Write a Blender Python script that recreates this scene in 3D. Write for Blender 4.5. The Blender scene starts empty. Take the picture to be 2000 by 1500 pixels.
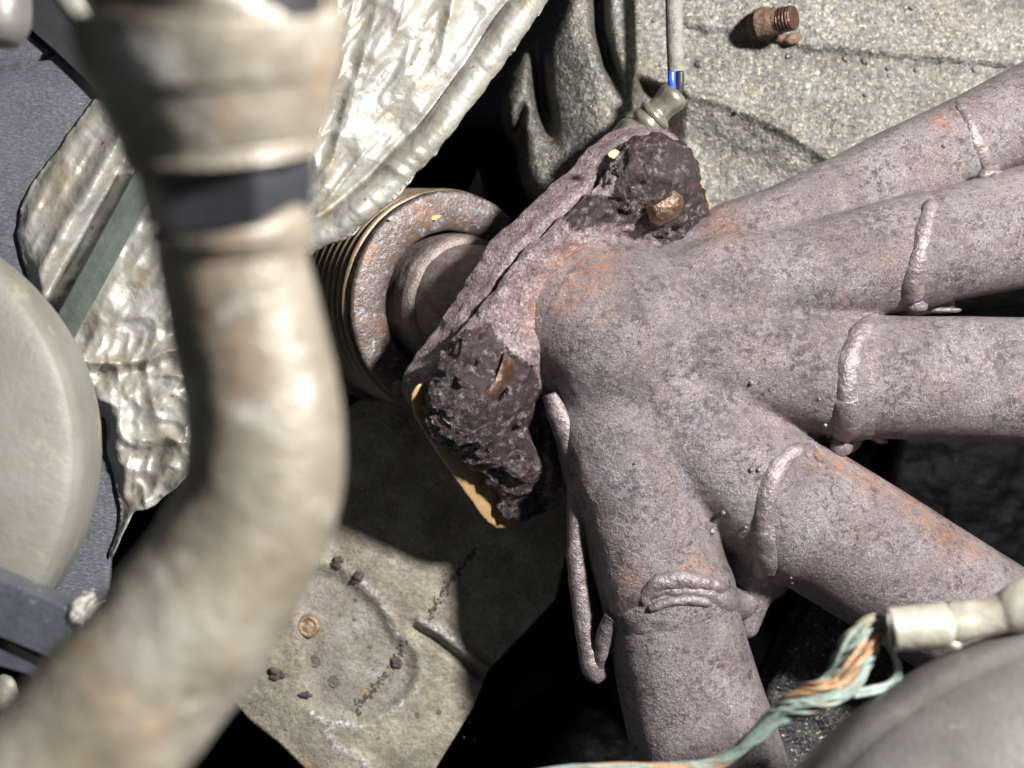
import bpy, math, random
import numpy as np
from mathutils import Vector
from mathutils.geometry import delaunay_2d_cdt

random.seed(7)
rng = np.random.default_rng(11)
S = bpy.context.scene
COL = S.collection

# ------------------------------------------------------------------ camera, world, lamp
D = 0.5                      # camera height above the focus plane z = 0 (metres)
K = 0.375 / 2000             # metres per photo pixel on the focus plane
cam_d = bpy.data.cameras.new('camera'); cam = bpy.data.objects.new('camera', cam_d); COL.objects.link(cam)
cam.location = (0, 0, D); cam_d.sensor_width = 36; cam_d.lens = 48
cam_d.clip_start = 0.01; cam_d.clip_end = 20
cam_d.dof.use_dof = True; cam_d.dof.focus_distance = 0.515; cam_d.dof.aperture_fstop = 8.0
S.camera = cam
w = bpy.data.worlds.new('World'); S.world = w; w.use_nodes = True
w.node_tree.nodes['Background'].inputs[0].default_value = (0.82, 0.9, 1.0, 1)
w.node_tree.nodes['Background'].inputs[1].default_value = 0.14
LD = Vector((0.58, 0.36, 0.73)).normalized()
la = bpy.data.lights.new('work_lamp', 'AREA'); la.shape = 'DISK'; la.size = 0.075; la.energy = 23.5
la.color = (1.0, 0.965, 0.93)
lo = bpy.data.objects.new('work_lamp', la); COL.objects.link(lo); lo.location = LD * 0.78
lo.rotation_euler = (-LD).to_track_quat('-Z', 'Y').to_euler()
S.view_settings.view_transform = 'Standard'; S.view_settings.look = 'None'
S.view_settings.exposure = 0; S.view_settings.gamma = 1

# ------------------------------------------------------------------ helpers
def P(px, py, z):
    """photo pixel + height -> metres"""
    px = np.asarray(px, float); py = np.asarray(py, float); z = np.asarray(z, float) + 0 * px
    f = K * (D - z) / D
    return np.stack([(px - 1000) * f, (750 - py) * f, z], -1)
def R(rpx, z): return np.asarray(rpx, float) * K * (D - np.asarray(z, float)) / D
def toPx(p):
    f = K * (D - p[..., 2]) / D
    return p[..., 0] / f + 1000, 750 - p[..., 1] / f

def hsh(x, y, z, s):
    h = (x * 374761393 + y * 668265263 + z * 2147483647 % 4294967291 + s * 974634777) & 0xffffffff
    h = ((h ^ (h >> 13)) * 1274126177) & 0xffffffff
    h = ((h ^ (h >> 16)) * 2246822519) & 0xffffffff
    return ((h ^ (h >> 15)) & 0xffffff) / float(0xffffff) * 2 - 1
def vn(p, s=0):
    p = np.asarray(p, float); i = np.floor(p).astype(np.int64); f = p - i; f = f * f * f * (f * (f * 6 - 15) + 10)
    x, y, z = i[..., 0], i[..., 1], i[..., 2]; fx, fy, fz = f[..., 0], f[..., 1], f[..., 2]
    z = z * 7919
    def c(a, b, d): return hsh(x + a, y + b, z + d * 7919, s)
    l = lambda a, b, t: a + (b - a) * t
    return l(l(l(c(0,0,0), c(1,0,0), fx), l(c(0,1,0), c(1,1,0), fx), fy),
             l(l(c(0,0,1), c(1,0,1), fx), l(c(0,1,1), c(1,1,1), fx), fy), fz)
def fbm(p, sc, o=3, s=0):
    """p in metres, sc = size of the largest feature in metres; about -1..1"""
    q = np.asarray(p, float) / sc; a = 1; t = 0; n = 0
    for k in range(o):
        t = t + a * vn(q, s + k * 17); n += a; a *= .5; q = q * 2.03 + 11.7
    return t / n
def ridge(p, sc, o=3, s=0):
    q = np.asarray(p, float) / sc; a = 1; t = 0; n = 0
    for k in range(o):
        t = t + a * (1 - 2 * np.abs(vn(q, s + k * 17))); n += a; a *= .5; q = q * 2.03 + 5.1
    return t / n
def xy0(a, b): return np.stack([a, b, 0 * a], -1)
def sstep(a, b, x):
    t = np.clip((x - a) / (b - a), 0, 1); return t * t * (3 - 2 * t)

def meshobj(name, V, F, mat, parent=None, attrs=None, smooth=True):
    V = np.asarray(V, float)
    base = np.array(parent.location) if parent is not None else np.zeros(3)
    q = parent
    while q is not None and q.parent is not None:
        q = q.parent; base = base + np.array(q.location)
    me = bpy.data.meshes.new(name); me.from_pydata((V - base).tolist(), [], F if isinstance(F, list) else F.tolist())
    me.update()
    if smooth: me.polygons.foreach_set('use_smooth', [True] * len(me.polygons))
    for k, a in (attrs or {}).items():
        at = me.attributes.new(k, 'FLOAT', 'POINT'); at.data.foreach_set('value', np.asarray(a, np.float32))
    me.materials.append(mat)
    o = bpy.data.objects.new(name, me); COL.objects.link(o)
    if parent is not None: o.parent = parent
    return o
def tag(o, label, cat, group=None):
    o['label'] = label; o['category'] = cat
    if group: o['group'] = group
    return o
def thing(name, loc, label, cat, group=None):
    o = bpy.data.objects.new(name, None); COL.objects.link(o); o.location = tuple(float(c) for c in loc)
    o.empty_display_size = .01
    return tag(o, label, cat, group)

def spline(pts, n):
    pts = np.asarray(pts, float); m = len(pts)
    if m == 2: 
        t = np.linspace(0, 1, n)[:, None]; return pts[0] * (1 - t) + pts[1] * t
    e = np.vstack([2 * pts[0] - pts[1], pts, 2 * pts[-1] - pts[-2]])
    L = np.concatenate([[0], np.cumsum(np.linalg.norm(np.diff(pts[:, :3], axis=0), axis=1))])
    s = np.interp(np.linspace(0, L[-1], n), L, np.arange(m)); i = np.clip(s.astype(int), 0, m - 2); t = (s - i)[:, None]
    a, b, c, d = e[i], e[i + 1], e[i + 2], e[i + 3]
    return .5 * (2 * b + (c - a) * t + (2 * a - 5 * b + 4 * c - d) * t * t + (3 * b - a - 3 * c + d) * t ** 3)
def frames(c):
    T = np.gradient(c, axis=0); T /= np.linalg.norm(T, axis=1)[:, None] + 1e-12
    A = np.zeros_like(c); v = np.cross(T[0], [0, 0, 1.0])
    if np.linalg.norm(v) < .1: v = np.cross(T[0], [0, 1.0, 0])
    for i in range(len(c)):
        v = v - T[i] * np.dot(v, T[i]); v /= np.linalg.norm(v); A[i] = v
    return T, A, np.cross(T, A)
def sweep(name, c, r, mat, parent=None, n=40, disp=None, caps=True, attrs=None, flat=1.0, smooth=True, afun=None):
    """c: (m,3) centres in metres, r: (m,) radii; disp(points)->metres along the normal"""
    c = np.asarray(c, float); r = np.asarray(r, float) + np.zeros(len(c)); m = len(c); T, A, B = frames(c)
    th = np.linspace(0, 2 * np.pi, n, endpoint=False)
    N = np.cos(th)[None, :, None] * A[:, None] + np.sin(th)[None, :, None] * B[:, None] * flat
    V = c[:, None] + N * r[:, None, None]
    if disp is not None: V = V + N * disp(V)[..., None]
    V = V.reshape(-1, 3)
    i, j = np.meshgrid(np.arange(m - 1), np.arange(n), indexing='ij'); j2 = (j + 1) % n
    F = np.stack([i * n + j, i * n + j2, (i + 1) * n + j2, (i + 1) * n + j], -1).reshape(-1, 4).tolist()
    if caps:
        V = np.vstack([V, c[0] , c[-1]]); a = m * n
        F += [[a, (k + 1) % n, k] for k in range(n)]
        F += [[a + 1, (m - 1) * n + k, (m - 1) * n + (k + 1) % n] for k in range(n)]
    return meshobj(name, V, F, mat, parent, afun(V) if afun else attrs, smooth)
def tube_px(name, pts, mat, parent=None, n=40, m=80, disp=None, caps=True, **kw):
    """pts: (px, py, z, r_px)"""
    q = [(*P(a, b, z), R(r, z)) for a, b, z, r in pts]; s = spline(q, m)
    return sweep(name, s[:, :3], s[:, 3], mat, parent, n, disp, caps, **kw)

def lathe(name, o, ax, prof, mat, parent=None, n=96, disp=None, arc=None, smooth=True, afun=None):
    """prof: (radius, distance along axis) metres; open profile revolved about axis ax through o"""
    ax = np.array(ax, float); ax /= np.linalg.norm(ax); o = np.array(o, float)
    a = np.cross(ax, [0, 1, 0.2]); a /= np.linalg.norm(a); b = np.cross(ax, a)
    th = np.linspace(0, 2 * np.pi, n, endpoint=False)
    rad = np.cos(th)[:, None] * a + np.sin(th)[:, None] * b
    pr = np.asarray(prof, float); m = len(pr)
    V = o + rad[None] * pr[:, 0][:, None, None] + ax * pr[:, 1][:, None, None]
    if disp is not None:
        dp = np.gradient(pr, axis=0); nn = np.stack([dp[:, 1], -dp[:, 0]], -1); nn /= np.linalg.norm(nn, axis=1)[:, None] + 1e-12
        N = rad[None] * nn[:, 0][:, None, None] + ax * nn[:, 1][:, None, None]
        V = V + N * disp(V)[..., None]
    V = V.reshape(-1, 3)
    i, j = np.meshgrid(np.arange(m - 1), np.arange(n), indexing='ij'); j2 = (j + 1) % n
    F = np.stack([i * n + j, (i + 1) * n + j, (i + 1) * n + j2, i * n + j2], -1).reshape(-1, 4)
    return meshobj(name, V, F, mat, parent, afun(V) if afun else None, smooth)

# signed distance meshing (surface nets)
def nets(Fv, org, h):
    nx, ny, nz = Fv.shape; neg = Fv < 0
    c8 = [(a, b, c) for a in (0, 1) for b in (0, 1) for c in (0, 1)]
    sl = lambda a, n: slice(a, n - 1 + a)
    cnt = sum(neg[sl(a, nx), sl(b, ny), sl(c, nz)].astype(np.int8) for a, b, c in c8)
    act = np.argwhere((cnt > 0) & (cnt < 8)); idx = -np.ones((nx - 1, ny - 1, nz - 1), np.int32)
    idx[tuple(act.T)] = np.arange(len(act))
    val = {c: Fv[act[:, 0] + c[0], act[:, 1] + c[1], act[:, 2] + c[2]].astype(float) for c in c8}
    pos = np.zeros((len(act), 3)); k = np.zeros(len(act))
    for c in c8:
        for ax in range(3):
            if c[ax]: continue
            d = list(c); d[ax] = 1; d = tuple(d); a, b = val[c], val[d]; m = (a < 0) != (b < 0)
            t = np.where(m, a / np.where(m, a - b, 1), 0); q = np.tile(np.array(c, float), (len(act), 1)); q[:, ax] += t
            pos[m] += q[m]; k[m] += 1
    V = (act + pos / k[:, None]) * h + org
    Fs = []
    for ax in range(3):
        a = [slice(None)] * 3; b = [slice(None)] * 3; a[ax] = slice(0, -1); b[ax] = slice(1, None)
        m = neg[tuple(a)] != neg[tuple(b)]; e = np.argwhere(m)
        o1, o2 = (ax + 1) % 3, (ax + 2) % 3
        e = e[(e[:, o1] > 0) & (e[:, o2] > 0) & (e[:, o1] < Fv.shape[o1] - 1) & (e[:, o2] < Fv.shape[o2] - 1)]
        s = neg[tuple(e.T)]; u = np.zeros(3, int); u[o1] = 1; v = np.zeros(3, int); v[o2] = 1
        g = lambda q: idx[tuple(q.T)]
        quad = np.stack([g(e - u - v), g(e - v), g(e), g(e - u)], -1)
        quad[~s] = quad[~s][:, ::-1]; Fs.append(quad)
    return V, np.vstack(Fs)
def grid(lo, hi, h):
    lo = np.array(lo, float); n = np.ceil((np.array(hi) - lo) / h).astype(int) + 1
    g = np.stack(np.meshgrid(*[lo[i] + h * np.arange(n[i]) for i in range(3)], indexing='ij'), -1)
    return g, lo
def smin(a, b, k):
    h = np.clip(.5 + .5 * (b - a) / k, 0, 1); return b * (1 - h) + a * h - k * h * (1 - h)
def cone(p, a, b, r1, r2):
    ab = b - a; t = np.clip(((p - a) @ ab) / (ab @ ab), 0, 1)
    return np.linalg.norm(p - a - t[..., None] * ab, axis=-1) - (r1 + t * (r2 - r1))
def poly_sd(q, poly):
    """2-D signed distance to polygon, negative inside"""
    poly = np.asarray(poly, float); d = np.full(q.shape[:-1], 1e9); ins = np.zeros(q.shape[:-1], bool)
    for i in range(len(poly)):
        a = poly[i]; b = poly[(i + 1) % len(poly)]; e = b - a; w_ = q - a
        t = np.clip((w_ @ e) / (e @ e + 1e-20), 0, 1); dd = w_ - t[..., None] * e; d = np.minimum(d, (dd ** 2).sum(-1))
        c = ((a[1] > q[..., 1]) != (b[1] > q[..., 1])) & (q[..., 0] < (b[0] - a[0]) * (q[..., 1] - a[1]) / (b[1] - a[1] + 1e-20) + a[0])
        ins ^= c
    return np.where(ins, -1, 1) * np.sqrt(d)
def line_d(x, y, pl):
    q = np.stack([x, y], -1); d = np.full(x.shape, 1e9); pl = np.asarray(pl, float)
    for a, b in zip(pl[:-1], pl[1:]):
        e = b - a; w_ = q - a; t = np.clip((w_ @ e) / (e @ e), 0, 1); dd = w_ - t[..., None] * e; d = np.minimum(d, (dd ** 2).sum(-1))
    return np.sqrt(d)
def blob(x, y, lst):
    a = 0 * x
    for cx, cy, r in lst: a = np.maximum(a, np.exp(-((x - cx) ** 2 + (y - cy) ** 2) / r ** 2))
    return a

def smooth_poly(poly, step, closed=True):
    poly = np.asarray(poly, float); out = []
    n = len(poly)
    for i in range(n):
        a, b = poly[i], poly[(i + 1) % n]; L = np.linalg.norm(b - a); m = max(1, int(L / step))
        for k in range(m): out.append(a + (b - a) * k / m)
    out = np.array(out)
    for _ in range(2): out = .25 * np.roll(out, 1, 0) + .5 * out + .25 * np.roll(out, -1, 0)
    return out
def sheet(name, poly, zf, step, thick, mat, parent=None, attrs=None, jit=0.0, seed=0):
    """height sheet over a pixel outline: poly in photo px, zf(px,py)->z, a real thickness below"""
    b = smooth_poly(poly, step)
    if jit: 
        b = b + jit * np.stack([fbm(xy0(b[:, 0], b[:, 1]), 40, 3, seed), fbm(xy0(b[:, 0], b[:, 1]), 40, 3, seed + 5)], -1)
    lo, hi = b.min(0), b.max(0)
    gx, gy = np.meshgrid(np.arange(lo[0], hi[0], step), np.arange(lo[1], hi[1], step))
    gx = gx + (np.arange(gx.shape[0]) % 2)[:, None] * step * .5
    g = np.stack([gx.ravel(), gy.ravel()], -1); g = g[poly_sd(g, b) < -step * .6]
    pts = [Vector((float(a), float(c))) for a, c in np.vstack([b, g])]; nb = len(b)
    r = delaunay_2d_cdt(pts, [], [list(range(nb))], 1, 1e-4)
    v = np.array([tuple(p) for p in r[0]]); F = [list(f) for f in r[2]]
    z = zf(v[:, 0], v[:, 1]); top = P(v[:, 0], v[:, 1], z); bot = top - np.array([0, 0, thick]); n = len(v)
    # orient up
    a = F[0]; p0, p1, p2 = top[a[0]], top[a[1]], top[a[2]]
    if np.cross(p1 - p0, p2 - p0)[2] < 0: F = [f[::-1] for f in F]
    cnt = {}
    for f in F:
        for i in range(3):
            e = (f[i], f[(i + 1) % 3]); cnt[e] = cnt.get(e, 0) + 1
    side = [[e[0], e[0] + n, e[1] + n, e[1]] for e in cnt if (e[1], e[0]) not in cnt]
    allF = F + [[i + n for i in f[::-1]] for f in F] + side
    at = {k: np.tile(f(v[:, 0], v[:, 1]), 2) for k, f in (attrs or {}).items()}
    return meshobj(name, np.vstack([top, bot]), allF, mat, parent, at)

# ------------------------------------------------------------------ materials
def srgb(r, g, b):
    f = lambda c: (c / 255 / 12.92) if c / 255 <= .04045 else ((c / 255 + .055) / 1.055) ** 2.4
    return (f(r), f(g), f(b), 1)
class NT:
    def __init__(s, name):
        s.m = bpy.data.materials.new(name); s.m.use_nodes = True; s.t = s.m.node_tree; s.n = s.t.nodes; s.b = s.n['Principled BSDF']
        s.tc = s.n.new('ShaderNodeTexCoord').outputs['Object']
    def lk(s, a, b): s.t.links.new(a, b)
    def noise(s, scale, detail=4, rough=.6, vec=None, dist=0, off=0):
        n = s.n.new('ShaderNodeTexNoise'); n.inputs['Scale'].default_value = scale; n.inputs['Detail'].default_value = detail
        n.inputs['Roughness'].default_value = rough; n.inputs['Distortion'].default_value = dist
        v = vec or s.tc
        if off:
            a = s.n.new('ShaderNodeVectorMath'); a.operation = 'ADD'; s.lk(v, a.inputs[0]); a.inputs[1].default_value = (off, off * .7, off * 1.3); v = a.outputs[0]
        s.lk(v, n.inputs['Vector']); return n.outputs['Fac']
    def scaled(s, sx, sy, sz, rot=(0, 0, 0)):
        m = s.n.new('ShaderNodeMapping'); s.lk(s.tc, m.inputs[0]); m.inputs['Scale'].default_value = (sx, sy, sz); m.inputs['Rotation'].default_value = rot; return m.outputs[0]
    def voro(s, scale, feat='F1', vec=None):
        n = s.n.new('ShaderNodeTexVoronoi'); n.feature = feat; n.inputs['Scale'].default_value = scale; s.lk(vec or s.tc, n.inputs['Vector']); return n.outputs['Distance']
    def ramp(s, fac, stops):
        r = s.n.new('ShaderNodeValToRGB'); e = r.color_ramp.elements
        while len(e) > 1: e.remove(e[-1])
        for i, (p, c) in enumerate(stops):
            if i == 0: e[0].position = p; x = e[0]
            else: x = e.new(p)
            x.color = c if hasattr(c, '__len__') else (c, c, c, 1)
        s.lk(fac, r.inputs[0]); return r.outputs[0]
    def math(s, op, a, b=None, clamp=False):
        m = s.n.new('ShaderNodeMath'); m.operation = op; m.use_clamp = clamp
        for i, v in enumerate((a, b)):
            if v is None: continue
            if isinstance(v, (int, float)): m.inputs[i].default_value = v
            else: s.lk(v, m.inputs[i])
        return m.outputs[0]
    def mix(s, f, a, b, mode='MIX'):
        m = s.n.new('ShaderNodeMix'); m.data_type = 'RGBA'; m.blend_type = mode
        for sock, v in ((m.inputs[0], f), (m.inputs[6], a), (m.inputs[7], b)):
            if isinstance(v, (int, float)) and sock == m.inputs[0]: sock.default_value = v
            elif hasattr(v, '__len__'): sock.default_value = v
            else: s.lk(v, sock)
        return m.outputs[2]
    def attr(s, name):
        a = s.n.new('ShaderNodeAttribute'); a.attribute_name = name; return a.outputs['Fac']
    def bump(s, items):
        prev = None
        for h, dist in items:
            b = s.n.new('ShaderNodeBump'); b.inputs['Strength'].default_value = 1; b.inputs['Distance'].default_value = dist
            s.lk(h, b.inputs['Height'])
            if prev: s.lk(prev, b.inputs['Normal'])
            prev = b.outputs[0]
        s.lk(prev, s.b.inputs['Normal'])
    def out(s, col, rough, metal=0.0, spec=.5):
        if hasattr(col, '__len__'): s.b.inputs['Base Color'].default_value = col
        else: s.lk(col, s.b.inputs['Base Color'])
        for k, v in (('Roughness', rough), ('Metallic', metal), ('Specular IOR Level', spec)):
            if isinstance(v, (int, float)): s.b.inputs[k].default_value = v
            else: s.lk(v, s.b.inputs[k])
        return s.m

def mat_pipe():
    t = NT('oxidised_pipe_steel')
    base = t.ramp(t.noise(38, 8, .72), [(.3, (.12, .092, .094, 1)), (.46, (.178, .147, .153, 1)), (.6, (.235, .207, .22, 1)), (.75, (.225, .20, .225, 1))])
    gold = t.math('MULTIPLY', t.ramp(t.noise(70, 6, .75, off=3), [(.45, 0.0), (.68, .5)]), t.ramp(t.noise(800, 3, .7, off=12), [(.42, 0.0), (.58, 1.0)]))
    base = t.mix(gold, base, (.36, .25, .17, 1))
    fine = t.ramp(t.noise(1500, 3, .7, off=1), [(.33, .5), (.46, .9), (.54, 1.05), (.66, 1.6)])
    base = t.mix(1.0, base, fine, 'MULTIPLY')
    dk = t.math('MULTIPLY', t.ramp(t.noise(330, 6, .85, off=5), [(.52, 0.0), (.555, 1.0)]), t.ramp(t.noise(70, 5, .7, off=9), [(.38, .2), (.6, 1.0)]))
    base = t.mix(dk, base, (.055, .042, .048, 1))
    pale = t.ramp(t.voro(330), [(.07, 1.0), (.12, 0.0)]); pale = t.math('MULTIPLY', pale, t.ramp(t.noise(160, 2, .5, off=8), [(.6, 0.0), (.64, .6)]))
    base = t.mix(pale, base, (.45, .36, .3, 1))
    soot_crease = t.math('MULTIPLY', t.attr('dark'), t.ramp(t.noise(330, 6, .85, off=4), [(.49, 0.0), (.53, 1.0)]))
    base = t.mix(soot_crease, base, (.05, .04, .05, 1))
    og = t.math('MULTIPLY', t.attr('orange'), t.ramp(t.noise(300, 5, .7, off=2), [(.42, .0), (.62, 1.0)]))
    base = t.mix(t.math('MULTIPLY', og, .75), base, (.36, .155, .075, 1))
    t.bump([(t.noise(200, 5, .7, off=6), .0010), (t.noise(800, 5, .85), .0008)])
    return t.out(base, t.ramp(t.noise(900, 3, .6), [(.3, .24), (.7, .42)]), .38, 1.0)
def mat_flange():
    t = NT('scaled_flange_steel')
    base = t.ramp(t.noise(120, 8, .7), [(.3, (.13, .088, .092, 1)), (.45, (.26, .195, .205, 1)), (.58, (.38, .315, .33, 1)), (.7, (.54, .49, .51, 1))])
    base = t.mix(t.ramp(t.noise(250, 6, .8, off=2), [(.45, 0.0), (.7, .6)]), base, (.30, .155, .11, 1))
    base = t.mix(1.0, base, t.ramp(t.noise(800, 4, .8, off=1), [(.34, .4), (.5, 1.0), (.66, 1.7)]), 'MULTIPLY')
    base = t.mix(t.math('MULTIPLY', t.attr('orange'), t.ramp(t.noise(260, 5, .7), [(.35, 0.0), (.55, 1.0)])), base, (.50, .235, .11, 1))
    crust = t.ramp(t.noise(300, 6, .75, off=7), [(.3, (.016, .008, .009, 1)), (.50, (.042, .022, .024, 1)), (.56, (.07, .042, .046, 1)), (.63, (.20, .175, .195, 1)), (.76, (.36, .34, .38, 1))])
    dk = t.math('ADD', t.attr('dark'), t.math('MULTIPLY', t.math('SUBTRACT', t.noise(160, 7, .8), .5), 1.5))
    dk = t.ramp(dk, [(.42, 0.0), (.60, 1.0)])
    base = t.mix(dk, base, crust)
    t.bump([(t.noise(190, 6, .75, off=4), .0042), (t.noise(480, 4, .8), .0034)])
    rough = t.mix(dk, (.55, .55, .55, 1), (.20, .20, .20, 1))
    mt = t.math('MULTIPLY', t.math('SUBTRACT', 1.0, dk), .35)
    return t.out(base, rough, mt, 1.0)
def mat_cast():
    t = NT('weathered_cast_aluminium')
    base = t.ramp(t.noise(40, 7, .65), [(.3, (.078, .074, .065, 1)), (.5, (.122, .118, .104, 1)), (.7, (.175, .171, .152, 1))])
    f1 = t.ramp(t.noise(420, 5, .8, off=1), [(.34, .3), (.46, .8), (.55, 1.15), (.66, 2.2)])
    base = t.mix(1.0, base, f1, 'MULTIPLY')
    base = t.mix(t.ramp(t.noise(620, 3, .6, off=5), [(.58, 0.0), (.68, .6)]), base, (.52, .49, .33, 1))
    base = t.mix(t.ramp(t.noise(800, 3, .6, off=8), [(.56, 0.0), (.64, .75)]), base, (.04, .043, .04, 1))
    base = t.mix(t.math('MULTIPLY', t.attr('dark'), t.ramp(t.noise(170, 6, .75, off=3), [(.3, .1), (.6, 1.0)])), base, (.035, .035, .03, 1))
    base = t.mix(t.ramp(t.noise(70, 6, .7, off=4), [(.55, 0.0), (.72, .5)]), base, (.21, .15, .10, 1))
    t.bump([(t.noise(260, 4, .6), .0014), (t.noise(800, 3, .7, off=2), .0008)])
    return t.out(base, .42, .3, .7)
def mat_foil():
    t = NT('crumpled_aluminium_shield')
    base = t.ramp(t.noise(30, 6, .6), [(.3, (.235, .23, .21, 1)), (.55, (.33, .325, .295, 1)), (.75, (.39, .39, .385, 1))])
    base = t.mix(t.ramp(t.noise(75, 6, .75, off=2), [(.48, 0.0), (.66, .75)]), base, (.25, .20, .12, 1))
    dots = t.math('MULTIPLY', t.ramp(t.voro(190), [(.1, 1.0), (.2, 0.0)]), t.ramp(t.noise(90, 2, .5, off=5), [(.55, 0.0), (.6, 1.0)]))
    base = t.mix(dots, base, (.15, .10, .05, 1))
    base = t.mix(t.math('MULTIPLY', t.attr('dark'), t.ramp(t.noise(200, 4, .7), [(.35, .2), (.6, 1.0)])), base, (.09, .075, .06, 1))
    ab = lambda sc, o_: t.math('ABSOLUTE', t.math('SUBTRACT', t.noise(sc, 2, .5, off=o_), .5))
    t.bump([(ab(45, 1), .0026), (ab(120, 4), .0011), (t.noise(600, 3, .6), .0002)])
    return t.out(base, t.ramp(t.noise(60, 4, .6), [(.3, .34), (.7, .52)]), .28, .6)
def mat_felt():
    t = NT('grey_felt')
    v = t.scaled(1, 2.6, 1, (0, 0, .7))
    base = t.ramp(t.noise(500, 5, .8, vec=v), [(.3, (.085, .087, .10, 1)), (.55, (.19, .195, .225, 1)), (.75, (.42, .43, .47, 1))])
    base = t.mix(t.ramp(t.noise(60, 3, .6, off=3), [(.4, 0.0), (.7, .5)]), base, (.10, .103, .12, 1))
    t.bump([(t.noise(900, 4, .8, vec=v), .0015), (t.noise(120, 3), .001)])
    return t.out(base, .95, 0, .2)
def simple(name, cols, sc, rough, metal=0, bumps=((200, .0004),), spec=.5, fine=None, extra=None):
    t = NT(name)
    n = len(cols); base = t.ramp(t.noise(sc, 6, .65), [(.28 + .44 * i / max(1, n - 1), c) for i, c in enumerate(cols)])
    if fine: base = t.mix(1.0, base, t.ramp(t.noise(fine, 3, .7, off=1), [(.3, .6), (.5, 1.0), (.7, 1.3)]), 'MULTIPLY')
    for s_, th, c, a in (extra or ()):
        base = t.mix(t.ramp(t.noise(s_, 5, .7, off=s_ * .01), [(th, 0.0), (th + .1, a)]), base, c)
    t.bump([(t.noise(b, 4, .65, off=.5), d) for b, d in bumps])
    return t.out(base, rough, metal, spec)
M_pipe, M_flange, M_cast, M_foil, M_felt = mat_pipe(), mat_flange(), mat_cast(), mat_foil(), mat_felt()
M_bead = simple('weld_metal', [(.11, .086, .087, 1), (.165, .138, .142, 1), (.225, .198, .207, 1)], 180, .34, .35, ((300, .0010), (1000, .0004)), fine=1400,
                extra=((170, .56, (.24, .17, .125, 1), .5),))
M_bellface = simple('blued_bellows_ring', [(.06, .042, .036, 1), (.10, .075, .065, 1), (.13, .105, .098, 1)], 110, .45, .4, ((500, .0006),), fine=1200,
                extra=((330, .55, (.24, .28, .35, 1), .8), (60, .52, (.15, .085, .055, 1), .7)))
M_bell = simple('bronze_bellows', [(.10, .07, .045, 1), (.18, .135, .09, 1), (.25, .20, .14, 1)], 60, .42, .4, ((800, .0002),))
M_collar = simple('collar_steel', [(.11, .085, .075, 1), (.20, .16, .145, 1), (.30, .26, .245, 1)], 120, .42, .3, ((500, .0006), (1300, .0004)), fine=1200)
M_tan = simple('tan_gasket_metal', [(.26, .15, .06, 1), (.38, .25, .12, 1), (.33, .22, .13, 1)], 90, .45, .3, ((300, .0003),), extra=((60, .55, (.42, .30, .2, 1), .6),))
M_stud = simple('brown_stud_remnant', [(.03, .014, .009, 1), (.075, .04, .026, 1), (.15, .10, .075, 1)], 160, .33, .4, ((350, .0008),))
M_zinc = simple('yellowed_zinc_pipe', [(.09, .075, .052, 1), (.17, .15, .118, 1), (.26, .245, .21, 1)], 34, .42, .15, ((70, .0015), (300, .0004)),
                extra=((55, .56, (.25, .165, .10, 1), .5), (110, .58, (.09, .075, .055, 1), .6), (60, .60, (.42, .42, .38, 1), .7)))
M_plate_dark = simple('black_plastic', [(.012, .012, .014, 1), (.03, .031, .036, 1)], 80, .42, 0, ((400, .0003),))
M_black = simple('oily_black_block', [(.004, .004, .005, 1), (.014, .014, .016, 1), (.04, .04, .043, 1)], 180, .35, 0, ((260, .002), (700, .001)),
                extra=((520, .60, (.60, .45, .2, 1), .9), (460, .60, (.6, .6, .62, 1), .8)))
M_shaded = simple('shade_black_metal', [(.0005, .0005, .0006, 1), (.001, .001, .0013, 1), (.0025, .0025, .003, 1)], 60, .55, 0, ((200, .001),), spec=.05, extra=((420, .66, (.12, .11, .10, 1), .8),))  # near-black base puts the shade on deep parts into the colour; faint specks
M_dome = simple('dusty_grey_cover', [(.075, .073, .066, 1), (.112, .109, .10, 1), (.155, .15, .138, 1)], 24, .46, .1, ((50, .0006), (500, .0002)),
                extra=((60, .58, (.24, .22, .17, 1), .5), (210, .66, (.33, .33, .31, 1), .8)))
M_left = simple('dull_beige_cover', [(.12, .117, .095, 1), (.165, .16, .138, 1), (.21, .205, .185, 1)], 22, .6, .1, ((60, .0006), (500, .0002)),
                extra=((40, .58, (.33, .32, .2, 1), .6), (230, .66, (.15, .14, .12, 1), .6)))
M_green = simple('green_grey_strip', [(.045, .062, .052, 1), (.07, .088, .073, 1), (.09, .105, .09, 1)], 70, .5, .1, ((300, .0003),), extra=((150, .66, (.08, .2, .13, 1), .8),))
M_nickel = simple('tarnished_nickel', [(.20, .175, .12, 1), (.33, .305, .24, 1), (.43, .41, .36, 1)], 140, .28, .75, ((200, .0003),), extra=((120, .55, (.22, .16, .07, 1), .6),))
M_term = simple('dull_tin_terminal', [(.30, .275, .22, 1), (.42, .395, .33, 1), (.50, .47, .41, 1)], 70, .36, .4, ((160, .0006),), extra=((110, .6, (.22, .19, .14, 1), .6),))
M_copper = simple('copper_strand', [(.26, .13, .06, 1), (.40, .24, .13, 1), (.36, .29, .21, 1)], 160, .5, .3, ((900, .0003),))
M_verd = simple('verdigris_strand', [(.10, .135, .12, 1), (.18, .235, .21, 1), (.28, .32, .28, 1)], 120, .7, .05, ((900, .0003),), extra=((120, .54, (.26, .19, .12, 1), .8),))
M_rubber = simple('grey_conduit', [(.10, .09, .075, 1), (.17, .158, .138, 1), (.22, .21, .19, 1)], 220, .6, 0, ((900, .0006),), fine=1300, extra=((120, .58, (.20, .13, .08, 1), .5),))
M_hose = simple('black_rubber', [(.01, .01, .011, 1), (.022, .022, .024, 1)], 50, .55, 0, ((200, .0003),))
M_blue = simple('blue_wire', [(.01, .045, .42, 1), (.03, .10, .62, 1)], 200, .35)
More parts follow.
